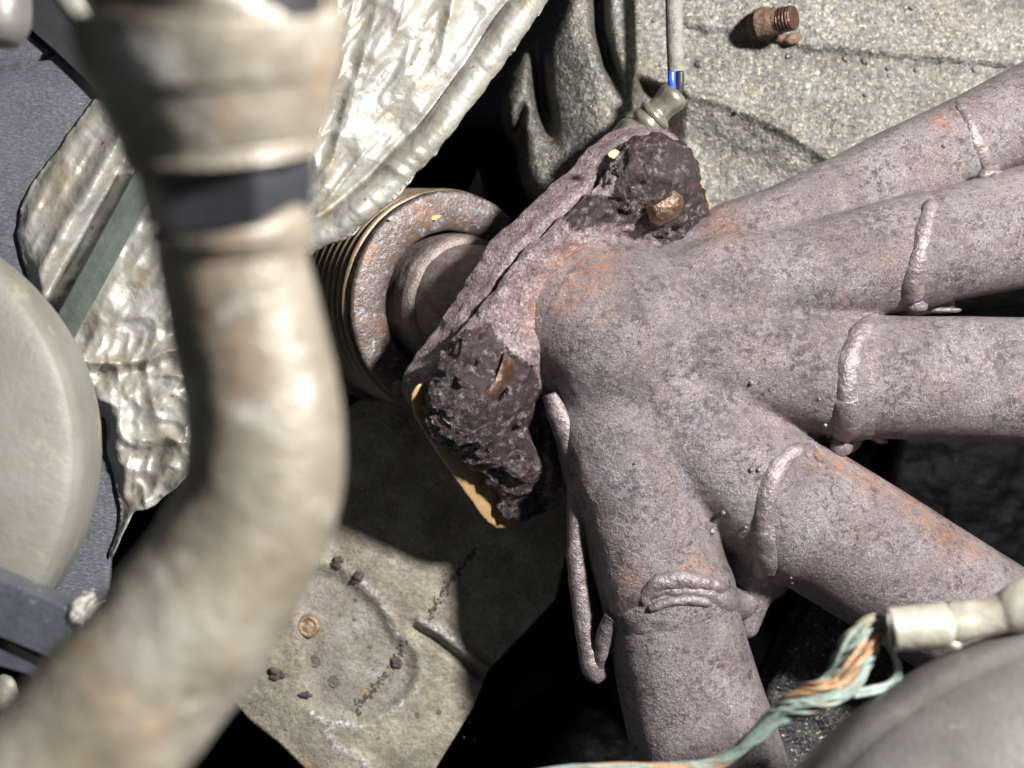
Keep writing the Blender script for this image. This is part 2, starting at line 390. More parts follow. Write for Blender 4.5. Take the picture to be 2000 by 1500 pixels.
M_rust = simple('flaky_rust', [(.07, .036, .022, 1), (.13, .08, .052, 1), (.21, .15, .10, 1)], 260, .8, 0, ((350, .0016), (900, .0006)), fine=900)
M_crumb = simple('rust_crumb', [(.03, .018, .02, 1), (.065, .042, .045, 1), (.10, .07, .075, 1)], 400, .7, 0, ((700, .0008),))
M_chip = simple('pale_chip', [(.50, .30, .14, 1), (.62, .42, .22, 1)], 200, .7)
M_fibre = simple('frayed_fibre', [(.30, .28, .25, 1), (.46, .44, .42, 1)], 400, .8, 0, ((900, .0004),))
M_void = simple('unlit_void_black', [(.0008, .0008, .0014, 1), (.0016, .0016, .002, 1), (.003, .0028, .0026, 1)], 12, .9, 0, ((60, .002),), spec=.0)  # colour carries the darkness of the unlit void

# ------------------------------------------------------------------ the setting
fl = meshobj('void_backdrop', [(-3, -3, -.34), (3, -3, -.34), (3, 3, -.34), (-3, 3, -.34)], [[0, 1, 2, 3]], M_void)  # near-black sheet added to stand in for the unlit depth below
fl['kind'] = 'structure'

# ------------------------------------------------------------------ exhaust manifold
N = np.array([.57, -.34, .75]); N /= np.linalg.norm(N)
U = np.array([-N[1], N[0], 0]); U /= np.linalg.norm(U); Vv = np.cross(N, U)
C0 = P(1172, 640, -.028)
man = thing('exhaust_manifold', P(1400, 700, -.045), 'rusty purple-grey exhaust manifold with five pipes joining at a crusted bolted flange', 'exhaust manifold')

BR = [ # branches: start near neck, mid, end (px,py,z,r)
    [(1225, 590, -.036, 100), (1440, 500, -.036, 92), (1890, 276, -.039, 90)],
    [(1215, 618, -.028, 108), (1430, 566, -.023, 102), (1800, 490, -.022, 112)],
    [(1200, 650, -.026, 114), (1400, 688, -.020, 110), (1665, 735, -.020, 125)],
    [(1190, 680, -.027, 118), (1350, 832, -.021, 122), (1545, 998, -.026, 143)],
    [(1166, 715, -.027, 118), (1224, 890, -.020, 119), (1303, 1160, -.023, 133)]]
RUN = [
    [(1830, 303, -.038, 86), (1890, 276, -.039, 88), (2010, 224, -.041, 99), (2200, 140, -.045, 108)],
    [(1760, 500, -.022, 106), (1850, 478, -.022, 109), (2010, 442, -.026, 118), (2200, 400, -.03, 124)],
    [(1640, 733, -.02, 119), (1700, 736, -.02, 121), (2010, 744, -.022, 123), (2200, 750, -.024, 123)],
    [(1510, 962, -.028, 132), (1590, 1015, -.028, 138), (1745, 1112, -.034, 138), (1900, 1210, -.043, 139), (2100, 1338, -.06, 142)],
    [(1300, 1150, -.024, 128), (1320, 1240, -.025, 131), (1352, 1370, -.026, 138), (1390, 1500, -.024, 146), (1440, 1680, -.02, 150)]]
def wpt(q): return P(q[0], q[1], q[2]), float(R(q[3], q[2]))
def sd_collector(p):
    d = None
    for b in BR:
        e = None
        for q0, q1 in zip(b[:-1], b[1:]):
            (a, ra), (c, rc) = wpt(q0), wpt(q1); s = cone(p, a, c, ra, rc); e = s if e is None else smin(e, s, .010)
        d = e if d is None else smin(d, e, .0034)
    (a, ra), (c, rc) = wpt((1180, 645, -.029, 166)), wpt((1265, 668, -.028, 140))
    d = smin(d, smin(cone(p, a, c, ra, rc), cone(p, C0, C0 + N * .010, .0362, .0335), .006), .007)
    for q0, q1 in (((1330, 880, -.040, 50), (1440, 1080, -.040, 60)), ((1430, 1080, -.036, 50), (1506, 1132, -.034, 34)), ((1468, 1140, -.034, 46), (1458, 1222, -.036, 24)), ((1585, 860, -.032, 36), (1652, 856, -.032, 30)), ((1740, 600, -.028, 20), (1850, 596, -.03, 15))):
        (a, ra), (c, rc) = wpt(q0), wpt(q1); d = smin(d, cone(p, a, c, ra, rc), .005)
    return d
def sd_runner(p, k):
    d = None
    for q0, q1 in zip(RUN[k][:-1], RUN[k][1:]):
        (a, ra), (c, rc) = wpt(q0), wpt(q1); s = cone(p, a, c, ra, rc); d = s if d is None else np.minimum(d, s)
    return d
def sd_all(p):
    d = sd_collector(p)
    for k in range(5): d = np.minimum(d, sd_runner(p, k))
    return d
def trace(px, py, sd=sd_all, back=0.0):
    px = np.asarray(px, float); py = np.asarray(py, float)
    d = P(px, py, 0 * px) - np.array([0, 0, D]); d /= np.linalg.norm(d, axis=-1)[..., None]; t = np.full(px.shape, .40)
    for _ in range(60): t = t + sd(np.array([0, 0, D]) + d * t[..., None]) * .9
    return np.array([0, 0, D]) + d * t[..., None]

ORANGE = [(1405, 440, 42), (1135, 545, 46), (1175, 515, 36), (1840, 235, 26), (1110, 590, 30), (1700, 935, 26), (1640, 905, 22), (1780, 985, 26), (1850, 1040, 26), (1735, 955, 24), (1600, 890, 16), (1900, 1075, 24), (1815, 1015, 20), (1670, 920, 18), (1230, 1130, 24), (1360, 1110, 26)]
DARK = [(1870, 560, 70), (1560, 490, 26), (1440, 560, 60), (1350, 580, 50), (1450, 450, 36), (1380, 690, 50), (1560, 640, 90), (1250, 560, 46), (1180, 870, 50), (1230, 960, 40), (1330, 830, 60), (1420, 770, 50), (1580, 700, 70), (1770, 700, 50), (1960, 700, 60), (1700, 430, 50)]
def pipe_attrs(V):
    x, y = toPx(V); return {'orange': blob(x, y, ORANGE), 'dark': np.maximum(blob(x, y, DARK) * .8, 1.3 * np.exp(-(line_d(x, y, NECK) / 5) ** 2))}
NECK = [(1290, 480), (1230, 484), (1180, 492), (1140, 510), (1110, 536), (1082, 580), (1062, 640), (1054, 700), (1052, 765)]  # line along which the colour darkens to strengthen the neck crease
g, lo_ = grid(P(1000, 1240, -.062) - .004, P(1960, 180, -.062) + np.array([.002, .002, .084]), .00095)
Fv = sd_collector(g)
Fv = np.maximum(Fv, -((g - C0) @ N) - .001)
Fv = Fv - .0003 * fbm(g, .006, 2, 3) - .0007 * fbm(g, .03, 1, 9)
V, F = nets(Fv, lo_, .00095)
meshobj('collector', V, F, M_pipe, man, pipe_attrs(V))
del g, Fv
for k in range(5):
    q = spline([(*P(a, b, z), R(r, z)) for a, b, z, r in RUN[k]], 120)
    sweep('runner_pipe', q[:, :3], q[:, 3], M_pipe, man, 72, lambda p: .0001 * fbm(p, .01, 2, k) + .0003 * fbm(p, .03, 1, k + 4), afun=pipe_attrs)

# weld beads follow the joint between collector and each pipe
def bead(pts, w0, name='weld_bead', seed=0, m=90, mat=M_bead, lift=.0, lump=.22, ext=None, sd=sd_all):
    s = spline([(a, b, r) for a, b, r in pts], m)
    c = trace(s[:, 0], s[:, 1], sd); r = R(s[:, 2], -.01) * w0 * 1.12
    r = r * (1 + lump * fbm(c, .007, 2, seed)); e = np.minimum(np.arange(m), np.arange(m)[::-1]) / 5.0
    r = r * np.clip(np.sqrt(e + .06), 0, 1)
    h = 2e-4; G = np.stack([sd(c + np.eye(3)[k] * h) - sd(c - np.eye(3)[k] * h) for k in range(3)], -1); G /= np.linalg.norm(G, axis=1)[:, None] + 1e-9
    for _ in range(8):
        c[1:-1] = .25 * c[:-2] + .5 * c[1:-1] + .25 * c[2:]; G[1:-1] = .25 * G[:-2] + .5 * G[1:-1] + .25 * G[2:]
    G /= np.linalg.norm(G, axis=1)[:, None] + 1e-9
    c = c - G * r[:, None] * (.70 - lift)
    return sweep(name, c, r, mat, man, 20, lambda p: .0005 * fbm(p, .0035, 2, seed) , afun=pipe_attrs)
bead([(1868, 196, 10), (1893, 235, 15), (1912, 280, 17), (1935, 330, 22), (1946, 356, 12)], 1, seed=1)
bead([(1822, 384, 14), (1812, 420, 17), (1800, 480, 19), (1790, 530, 22), (1783, 570, 28), (1790, 598, 22)], 1, seed=2)
bead([(1708, 614, 14), (1680, 650, 22), (1662, 700, 26), (1655, 750, 28), (1655, 800, 32), (1650, 845, 34), (1640, 872, 18)], 1, seed=3)
bead([(1590, 868, 10), (1545, 885, 20), (1512, 930, 24), (1495, 990, 26), (1490, 1050, 27), (1492, 1100, 32), (1480, 1135, 30)], 1, seed=4)
bead([(1170, 1255, 20), (1190, 1210, 24), (1230, 1176, 16), (1290, 1156, 12), (1350, 1152, 12), (1400, 1164, 18), (1440, 1180, 32), (1455, 1210, 30)], 1, seed=5)
bead([(1258, 1185, 9), (1262, 1160, 12), (1300, 1135, 17), (1360, 1134, 16), (1420, 1150, 13)], 1, seed=6, lift=.3)
bead([(1262, 1192, 8), (1300, 1178, 9), (1350, 1172, 9), (1390, 1180, 8)], 1, seed=7, lift=.3)
# spatter lumps hanging off the beads
def lump(px, py, z, r, seed, name='weld_drip', sq=(1, 1, 1), rot=0, mat=M_bead, parent=man, amp=.3, af=True):
    import bmesh
    bm = bmesh.new(); bmesh.ops.create_icosphere(bm, subdivisions=3, radius=1)
    v = np.array([tuple(x.co) for x in bm.verts]); f = [[x.index for x in q.verts] for q in bm.faces]; bm.free()
    v = v * (1 + amp * fbm(v + seed * 3.3, .9, 3, seed))[:, None] * np.array(sq) * float(R(r, z))
    c_, s_ = math.cos(rot), math.sin(rot); v = v @ np.array([[c_, s_, 0], [-s_, c_, 0], [0, 0, 1]])
    v = v + P(px, py, z)
    return meshobj(name, v, f, mat, parent, pipe_attrs(v) if af else None)
lump(1695, 835, -.026, 26, 1, sq=(1.5, .62, .7), rot=-.75); lump(1712, 855, -.03, 15, 2, sq=(1.6, .5, .7), rot=-.35)
lump(1640, 868, -.02, 26, 3, sq=(1, 1, .8)); lump(1508, 1130, -.026, 22, 4, sq=(1.2, .8, .8), rot=.1)
lump(1850, 606, -.022, 14, 8, sq=(2.3, .4, .8))
lump(1785, 585, -.016, 30, 9, sq=(1, .8, .7)); lump(1940, 345, -.02, 22, 10, sq=(1.3, .7, .6))
# spatter balls
sp = [(1468, 748, 5), (1612, 830, 5), (1618, 852, 5), (1467, 918, 5), (1482, 918, 5), (1412, 1002, 5), (1456, 1030, 4), (1843, 285, 5), (1779, 328, 4), (1502, 868, 3), (1547, 1137, 4), (1555, 1142, 4), (1545, 1128, 3), (1560, 1150, 4), (1390, 1038, 7), (1600, 780, 3), (1585, 868, 3), (1240, 905, 3)]
tp = trace([a[0] for a in sp], [a[1] for a in sp])
for (a, b, r), q in zip(sp, tp): lump(a, b, q[2] + .0003, r, a, 'weld_spatter', amp=.1)
# pinched seam lip down the left side of the collector
lip = [(1064, 768, -.012, 13), (1078, 812, -.012, 15), (1100, 865, -.014, 15), (1113, 930, -.016, 13), (1112, 1010, -.018, 12), (1112, 1090, -.019, 12), (1120, 1170, -.021, 12), (1130, 1240, -.022, 12), (1143, 1300, -.024, 15), (1158, 1318, -.026, 14)]
tube_px('seam_lip', [(a + 14, b, z + .001, r * 1.6) for a, b, z, r in lip], M_bead, man, 20, 110, lambda p: .0006 * fbm(p, .005, 3, 5), afun=pipe_attrs)
lip2 = [(1158, 1316, -.026, 15), (1172, 1285, -.020, 15), (1182, 1240, -.016, 17), (1198, 1200, -.012, 18)]
tube_px('seam_lip', lip2, M_bead, man, 20, 50, lambda p: .0008 * fbm(p, .005, 3, 8), afun=pipe_attrs)
# web of sheet between lip and collector
def web():
    s = spline([(a, b, z) for a, b, z, r in lip], 60); t = np.linspace(0, 1, 9)
    s2 = spline([(1100, 760, -.026), (1118, 830, -.028), (1136, 900, -.030), (1146, 1000, -.031), (1152, 1090, -.032), (1165, 1170, -.033), (1178, 1230, -.033), (1172, 1262, -.031), (1166, 1290, -.029), (1160, 1316, -.027)], 60)
    a = P(s[:, 0], s[:, 1], s[:, 2]); b = P(s2[:, 0], s2[:, 1], s2[:, 2])
    V = a[:, None] * (1 - t)[None, :, None] + b[:, None] * t[None, :, None]; V = V.reshape(-1, 3); V[:, 2] += .0006 * fbm(V, .006, 2, 4)
    n = len(V); F = []
    for i in range(59):
        for j in range(8):
            q = [i * 9 + j, i * 9 + j + 1, (i + 1) * 9 + j + 1, (i + 1) * 9 + j]; F.append(q); F.append([x + n for x in q[::-1]])
    V = np.vstack([V, V - [0, 0, .0012]])
    for i in range(59): F.append([i * 9, (i + 1) * 9, (i + 1) * 9 + n, i * 9 + n])
    return meshobj('seam_web', V, F, M_pipe, man, pipe_attrs(V))
web()

# flange: plane through C0, normal N
def on_plane(px, py, off=0.0):
    d = P(px, py, 0 * np.asarray(px, float)) - np.array([0, 0, D]); o = np.array([0, 0, D]) - (C0 + N * off)
    t = -(o @ N) / (d @ N); return np.array([0, 0, D]) + d * t[..., None]
def loc(p): q = p - C0; return np.stack([q @ U, q @ Vv, q @ N], -1)
def wld(q): return C0 + q[..., :1] * U + q[..., 1:2] * Vv + q[..., 2:3] * N
def plane_poly(pts, off=0.0):
    pts = np.array(pts, float); return loc(on_plane(pts[:, 0], pts[:, 1], off))[:, :2]
front = plane_poly([(834, 800), (850, 765), (893, 707), (938, 640), (983, 565), (1028, 507), (1083, 455), (1158, 390), (1215, 332), (1248, 294), (1285, 276), (1318, 278), (1338, 302), (1338, 350), (1350, 400), (1372, 440), (1400, 520), (1300, 700), (1180, 860), (1090, 990), (1045, 1015), (1010, 1032), (988, 1020), (980, 990), (972, 955), (948, 918), (905, 896), (866, 872), (840, 838)])
def flange_front():
    h = .00062; g, lo = grid([front[:, 0].min() - .006, front[:, 1].min() - .006, -.013], [front[:, 0].max() + .006, front[:, 1].max() + .006, .022], h)
    w3 = wld(g); x, y = toPx(w3)
    d2 = poly_sd(g[:, :, 0, :2], smooth_poly(front, .004))[..., None]
    q = np.stack([np.broadcast_to(d2, g.shape[:3]) + .0022, np.abs(g[..., 2] + .0028) - .0034 + .0022], -1)
    d = np.minimum(np.maximum(q[..., 0], q[..., 1]), 0) + np.linalg.norm(np.maximum(q, 0), axis=-1) - .0022
    def ball(px, py, off, r, sx=1, sy=1, sz=1):
        c = loc(on_plane(np.array([px]), np.array([py]), off))[0]; e = (g - c) / np.array([sx, sy, sz]); return (np.linalg.norm(e, axis=-1) - r) * min(sx, sy, sz)
    # fused, corroded bolt masses
    d = smin(d, ball(930, 775, .003, .0175, 1.0, 1.15, .62), .008)
    d = smin(d, ball(985, 720, .001, .017, 1.1, 1.2, .5), .008)
    d = smin(d, ball(1015, 900, .001, .0125, .8, 1.7, .75), .008)
    d = smin(d, ball(1285, 355, .002, .016, 1.0, 1.3, .75), .008)
    d = smin(d, ball(1318, 425, .001, .012, 1.0, 1.2, .6), .008)
    d = smin(d, np.linalg.norm(g - np.array([0, 0, -.004]), axis=-1) - .0345, .0015)          # fillet round the neck
    d = np.maximum(d, -(g[..., 2] + .0062)) 
    for a, b, r in ((966, 768, .0050), (896, 806, .0025), (1290, 412, .0055)):
        c = loc(on_plane(np.array([a]), np.array([b]), .010))[0]; d = np.maximum(d, -(np.linalg.norm((g - c) / [1, 1, .8], axis=-1) - r))
    lug = np.maximum(blob(x, y, [(900, 760, 90), (960, 850, 90), (1000, 960, 90), (1290, 350, 90), (1340, 420, 70)]), 0)
    d = d - .0007 * fbm(w3, .010, 2, 1) - (.0010 + .0012 * lug) * fbm(w3, .0055, 2, 5) - .0006 * lug * ridge(w3, .011, 2, 8) - (.0006 + .0003 * lug) * fbm(w3, .0028, 2, 15)
    V, F = nets(d, lo, h); V = wld(V); x, y = toPx(V)
    dk = np.clip(1.25 - np.maximum(poly_sd(np.stack([x, y], -1), [(815, 800), (830, 730), (880, 660), (950, 640), (985, 690), (1030, 715), (1050, 760), (1060, 1060), (930, 1080), (780, 860)]), -25) / 22, 0, 1.6) * .6
    dk2 = np.clip(1.25 - np.maximum(poly_sd(np.stack([x, y], -1), [(1215, 300), (1255, 240), (1420, 220), (1430, 480), (1310, 480), (1255, 430), (1200, 425), (1120, 440), (1100, 410), (1150, 385), (1205, 390)]), -25) / 22, 0, 1.6) * .6
    og = blob(x, y, [(1085, 560, 30), (1065, 600, 30), (1055, 625, 22), (1110, 520, 26), (1050, 430, 14), (980, 520, 10), (1130, 490, 16)])
    return meshobj('flange_plate', V, F, M_flange, man, {'dark': np.maximum(dk, dk2), 'orange': og})
flange_front()
# stud ends in the corroded bolt pockets
def flatstone(name, px, py, off, a, b, c, rot, mat, seed, parent=man):
    import bmesh
    bm = bmesh.new(); bmesh.ops.create_icosphere(bm, subdivisions=3, radius=1)
    v = np.array([tuple(x.co) for x in bm.verts]); f = [[x.index for x in q.verts] for q in bm.faces]; bm.free()
    v = np.sign(v) * np.abs(v) ** .75; v = v * (1 + .12 * fbm(v + seed, .8, 2, seed))[:, None]; v[:, 2] = np.minimum(v[:, 2], np.minimum(.35 - .45 * v[:, 0], .6 + .9 * v[:, 0])); v = v * np.array([a, b, c])
    c_, s_ = math.cos(rot), math.sin(rot); v = v @ np.array([[c_, s_, 0], [-s_, c_, 0], [0, 0, 1]])
    o = loc(on_plane(np.array([px]), np.array([py]), off))[0]
    return meshobj(name, wld(v + o), f, mat, parent)
def bolt_face(pts, z_lift, slope):
    o = np.array(pts, float); z = on_plane(o[:, 0], o[:, 1], z_lift)[:, 2]; zz = z.mean() + .35 * (z - z.mean()) + slope * (o[:, 0] - o[:, 0].mean()) * K
    P_ = P(o[:, 0], o[:, 1], zz)
    c = P_.mean(0); n = len(o); ins = c + (P_ - c) * .66 + [0, 0, .0016]; V = np.vstack([P_ - [0, 0, .012], P_, ins, c[None] + [0.0008, 0, .0022]])
    F = [[i, (i + 1) % n, n + (i + 1) % n, n + i] for i in range(n)] + [[n + i, n + (i + 1) % n, 2 * n + (i + 1) % n, 2 * n + i] for i in range(n)] + [[2 * n + i, 2 * n + (i + 1) % n, 3 * n] for i in range(n)]
    F = [f[::-1] for f in F]
    return meshobj('bolt_end', V, F, M_stud, man, smooth=False)
bolt_face([(985, 688), (1003, 703), (1004, 728), (988, 758), (966, 783), (947, 781), (944, 768), (962, 748), (974, 718)], .0125, -.5)
bolt_face([(1260, 404), (1288, 388), (1316, 371), (1334, 384), (1334, 406), (1316, 428), (1288, 441), (1270, 432)], .0135, .1)
flatstone('bolt_end', 896, 806, .0080, .0033, .0033, .003, .2, M_flange, 7)
flatstone('bolt_end', 1312, 338, .0090, .0034, .0055, .004, .1, M_flange, 9)

def slab(name, outline, off0, off1, mat, parent, amp, seed, label=None, h=.001, rnd=.002, orange=None):
    """plate parallel to the flange between offsets off0 and off1 (metres along N)"""
    pl = plane_poly(outline, off1); g, lo = grid([pl[:, 0].min() - .005, pl[:, 1].min() - .005, off0 - .004], [pl[:, 0].max() + .005, pl[:, 1].max() + .005, off1 + .004], h)
    d2 = poly_sd(g[:, :, 0, :2], smooth_poly(pl, .004))[..., None]; zc = (off0 + off1) / 2; hz = (off1 - off0) / 2
    q = np.stack([np.broadcast_to(d2, g.shape[:3]) + rnd, np.abs(g[..., 2] - zc) - hz + rnd], -1)
    d = np.minimum(np.maximum(q[..., 0], q[..., 1]), 0) + np.linalg.norm(np.maximum(q, 0), axis=-1) - rnd
    d = np.maximum(d, .034 - np.linalg.norm(g[..., :2], axis=-1)) if False else d
    w3 = wld(g); d = d - amp * (fbm(w3, .007, 3, seed) + .5 * fbm(w3, .02, 1, seed + 3))
    V, F = nets(d, lo, h); V = wld(V); x, y = toPx(V)
    return meshobj(name, V, F, mat, parent, {'dark': 0 * x, 'orange': 0 * x if orange is None else blob(x, y, orange)})

# ------------------------------------------------------------------ flex joint (bellows + its flange) bolted to the manifold
fx = thing('flexible_exhaust_joint', P(860, 600, -.12), 'ribbed bronze bellows joint with bluish rusty end ring behind the flange', 'exhaust joint')
slab('rear_flange', [(812, 790), (828, 752), (872, 690), (922, 615), (968, 540), (1012, 480), (1068, 428), (1140, 365), (1200, 305), (1245, 262), (1290, 250), (1330, 262), (1345, 300), (1370, 400), (1400, 520), (1300, 700), (1180, 860), (1060, 900), (960, 880), (880, 850), (835, 822)], -.0235, -.0076, M_flange, fx, .0017, 20, orange=[(860, 600, 12), (905, 520, 10)])
slab('gasket', [(796, 772), (814, 742), (830, 752), (880, 700), (1000, 560), (1240, 290), (1320, 270), (1362, 322), (1400, 432), (1400, 520), (1180, 860), (1060, 1000), (985, 1040), (955, 1028), (900, 950), (850, 880), (808, 815)], -.0074, -.0063, M_tan, fx, .0002, 30, rnd=.0005, h=.0008)
nb = np.array([.56, -.12, .82]); nb /= np.linalg.norm(nb)
cb = P(880, 592, -.066); rb = float(R(222, -.066))
def ringn(p): return .0005 * fbm(p, .008, 3, 2)
pr = np.array([(rb * .63, -.006), (rb * .635, -.0012), (rb * .65, -.0002), (rb * .68, .0006), (rb * .74, .0011), (rb * .82, .0012), (rb * .90, .0010), (rb * .95, .0008), (rb * .97, .0003), (rb * .978, -.0008), (rb * .978, -.0035), (rb * .90, -.0040)])
lathe('end_ring', cb, nb, pr[::-1], M_bellface, fx, 128, ringn)
for k in range(9):
    z0 = -.0046 - k * .0052; rr = rb * (1.0 - .0 * k)
    th = np.linspace(-.5, .5, 13) * np.pi * 1.25
    pr = np.array([(rr - .0030 + .0030 * math.cos(t), z0 - .0018 + .00150 * math.sin(t)) for t in th])
    lathe('bellows_rib', cb + 0 * nb, nb, np.vstack([[(rr * .86, z0 - .0036)], pr, [(rr * .86, z0 + .0002)]])[:, :], M_bell, fx, 128)
lathe('bellows_core', cb, nb, [(rb * .86, -.054), (rb * .86, -.005)], M_black, fx, 96)
pr = spline([(rb * .605, -.012, 0), (rb * .605, .000, 0), (rb * .60, .003, 0), (rb * .575, .0055, 0), (rb * .54, .0065, 0), (rb * .52, .0068, 0), (rb * .50, .0066, 0), (rb * .44, .0066, 0)], 30)[:, :2]
cc = cb + P(0, 0, 0) * 0 + np.array([.0035, .0, 0])
lathe('inner_collar', cc, nb, pr, M_collar, fx, 128, lambda p: .0005 * fbm(p, .006, 3, 6))
q0 = cc - nb * .012; q2 = C0 - N * .016
pp = spline([(*q0, .0243), (*(cc + nb * .010), .0243), (*((cc + nb * .022) * .6 + q2 * .4), .023), (*q2, .026)], 50)
sweep('inlet_pipe', pp[:, :3], pp[:, 3], M_collar, fx, 72, lambda p: .0004 * fbm(p, .008, 2, 4))
lathe('bellows_back', cb, nb, [(.001, -.046), (rb, -.046), (rb * 1.02, -.052), (rb * .6, -.07), (rb * .6, -.15)], M_collar, fx, 96)
sh = lump(778, 757, -.045, 14, 31, 'bolt_tip', mat=M_rust, parent=fx, af=False)

# ------------------------------------------------------------------ cast housing upper right
def cast_z(x, y):
    z = -.085 + 0 * x
    p = xy0(x * K, y * K)
    e1 = np.interp(x, [1180, 1333, 1447, 1575, 1957, 2300], [30, 51, 70, 96, 130, 165])       # shelf edge
    right = sstep(1300, 1350, x)
    z = z + right * .0022 * sstep(8, -12, y - e1) + right * .0000
    e2 = np.interp(x, [1300, 1341, 1430, 1520, 1600, 1700, 2000], [165, 183, 212, 251, 302, 380, 560])
    z = z - right * .00013 * np.clip(y - e2, 0, 90) * .6 - right * .0015 * np.exp(-((y - e2) / 10) ** 2) * 0 + right * .0018 * np.exp(-((y - e2 + 6) / 12) ** 2)
    # left bulges
    c1 = 1120 + (y - 0) * .12 + 20 * sstep(100, 260, y)
    left = sstep(1330, 1255, x)
    z = z + left * .007 * np.exp(-((x - (1215 + .05 * y)) / 46) ** 2) * sstep(330, 60, y)
    z = z + left * .012 * np.exp(-((x - (1120 + .25 * y)) / 80) ** 2)
    vx = np.interp(y, [-60, 60, 130, 170, 260], [1166, 1172, 1190, 1208, 1240])
    z = z - left * .022 * np.exp(-((x - vx) / 13) ** 2) * sstep(200, 120, y)
    v2 = np.interp(y, [40, 100, 180, 260, 320], [1050, 1050, 1056, 1072, 1085])
    z = z - left * .022 * np.exp(-((x - v2) / 16) ** 2) * sstep(20, 70, y) * sstep(300, 200, y)
    v3 = np.interp(y, [180, 250, 330], [1030, 1012, 1012])
    z = z - left * .010 * np.exp(-((x - v3) / 9) ** 2) * sstep(190, 230, y)
    sh_ = np.interp(x, [1190, 1245, 1320, 1400], [118, 146, 172, 190])
    z = z - .016 * sstep(-2, 14, y - sh_) * sstep(1235, 1262, x) * sstep(1345, 1300, x)
    ed = -poly_sd(np.stack([x, y], -1), CASTP)
    z = z - .022 * (1 - np.sqrt(np.clip(1 - (1 - np.clip(ed / 40, 0, 1)) ** 2, 0, 1)))
    return z + .0012 * fbm(p, .02, 2, 5) + .0004 * fbm(p, .003, 2, 7)
CASTP = np.array([(1098, -80), (1088, 10), (1060, 66), (1020, 104), (992, 142), (976, 190), (980, 232), (1006, 270), (1012, 330), (1022, 362), (1060, 420), (1200, 560), (1450, 640), (2400, 560), (2400, -80)], float)
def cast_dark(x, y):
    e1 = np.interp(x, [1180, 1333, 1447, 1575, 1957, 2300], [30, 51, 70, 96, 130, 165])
    a = .55 * np.exp(-((y - e1 - 10) / 16) ** 2) * sstep(1330, 1400, x)  # shadow line and stain below the shelf edge, painted darker
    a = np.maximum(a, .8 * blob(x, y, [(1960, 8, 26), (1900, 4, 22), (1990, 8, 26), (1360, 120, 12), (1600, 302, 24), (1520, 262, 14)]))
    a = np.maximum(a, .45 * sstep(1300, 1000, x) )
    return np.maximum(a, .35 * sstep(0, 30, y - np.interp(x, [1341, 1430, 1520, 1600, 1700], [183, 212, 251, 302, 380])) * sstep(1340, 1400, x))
ch = thing('cast_housing', P(1500, 200, -.12), 'large speckled grey cast metal housing behind the manifold, upper right', 'engine casting')
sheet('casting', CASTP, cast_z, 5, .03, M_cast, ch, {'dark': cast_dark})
# small pits and bubbles on the casting
for a, b, r in ((1652, 114, 7), (1690, 118, 8), (1735, 133, 6), (1738, 148, 5), (1790, 136, 6), (1905, 135, 7), (1365, 125, 8), (1540, 110, 6), (1780, 15, 5), (1515, 35, 6), (1290, 125, 5), (1276, 40, 5), (1440, 218, 5), (1690, 185, 4)):
    lump(a, b, float(cast_z(np.array([float(a)]), np.array([float(b)]))[0]) + .0003, r, a, 'cast_pimple', mat=M_cast, parent=ch, amp=.15, sq=(1, 1, .7), af=False)
# threaded stud with rusty nut
st = thing('rusty_stud', P(1505, 45, -.075), 'short rusty threaded stud standing out of the cast housing', 'stud')
zc = -.0755
lump(1492, 47, zc - .004, 34, 41, 'nut', sq=(1.0, .95, .8), mat=M_rust, parent=st, amp=.16, af=False)
tube_px('shank', [(1480, 48, zc, 27), (1515, 42, zc + .004, 27), (1524, 40, zc + .005, 26)], M_rust, st, 32, 20, lambda p: .0004 * fbm(p, .004, 2, 3))
a0 = P(1520, 41, zc + .005); a1 = P(1551, 34, zc + .010); ts = np.linspace(0, 1, 61); cs = a0 * (1 - ts)[:, None] + a1 * ts[:, None]
sweep('thread', cs, float(R(25, zc)) * (1 - .02 * ts - .07 * (.5 - .5 * np.cos(ts * 5 * 2 * np.pi))) * np.where(ts > .95, 1 - (ts - .95) * 4, 1), M_stud, st, 40)
lump(1548, 76, zc - .006, 14, 43, 'rust_flake', sq=(1.3, .8, .7), rot=.2, mat=M_rust, parent=st, amp=.3, af=False)
lump(1520, 74, zc - .008, 16, 44, 'rust_flake', sq=(1.5, .6, .7), rot=-.2, mat=M_rust, parent=st, amp=.3, af=False)

# ------------------------------------------------------------------ sensor with wires
se = thing('oxygen_sensor', P(1290, 215, -.06), 'shiny crimped metal sensor cap with grey sleeve and blue and black wires above the flange', 'sensor')
tube_px('sleeve', [(1316, -60, -.052, 17), (1317, 40, -.050, 17), (1319, 110, -.048, 16.5), (1321, 158, -.046, 16.5)], M_rubber, se, 32, 60, lambda p: .0001 * fbm(p, .001, 2, 3), caps=False)
tube_px('sleeve_end', [(1321, 150, -.046, 16.5), (1321, 158, -.046, 15), (1321, 150, -.046, 13), (1320, 130, -.046, 12)], M_rubber, se, 32, 16, caps=True)
tube_px('blue_wire', [(1312, 140, -.043, 8), (1312, 160, -.043, 8), (1316, 190, -.045, 8)], M_blue, se, 16, 14)
tube_px('black_wire', [(1328, 140, -.043, 8), (1328, 160, -.043, 8), (1325, 190, -.045, 8)], M_hose, se, 16, 14)
s0 = P(1321, 182, -.046); s1 = P(1243, 262, -.050); ax = (s1 - s0) / np.linalg.norm(s1 - s0); L = np.linalg.norm(s1 - s0)
k_ = float(R(1, -.046))
pr = np.array([(2, -.02), (18, -.04), (26, 0), (30, .06), (30.5, .12), (29, .20), (26.5, .30), (26, .40), (27.5, .46), (33, .50), (35, .55), (33, .60), (31, .62), (33, .65), (36, .71), (35, .78), (31, .82), (30, .86), (36, .92), (40, 1.0), (40, 1.25)])
pr[:, 0] *= k_; pr[:, 1] *= L
pr = spline(np.c_[pr, np.zeros(len(pr))], 90)[:, :2]
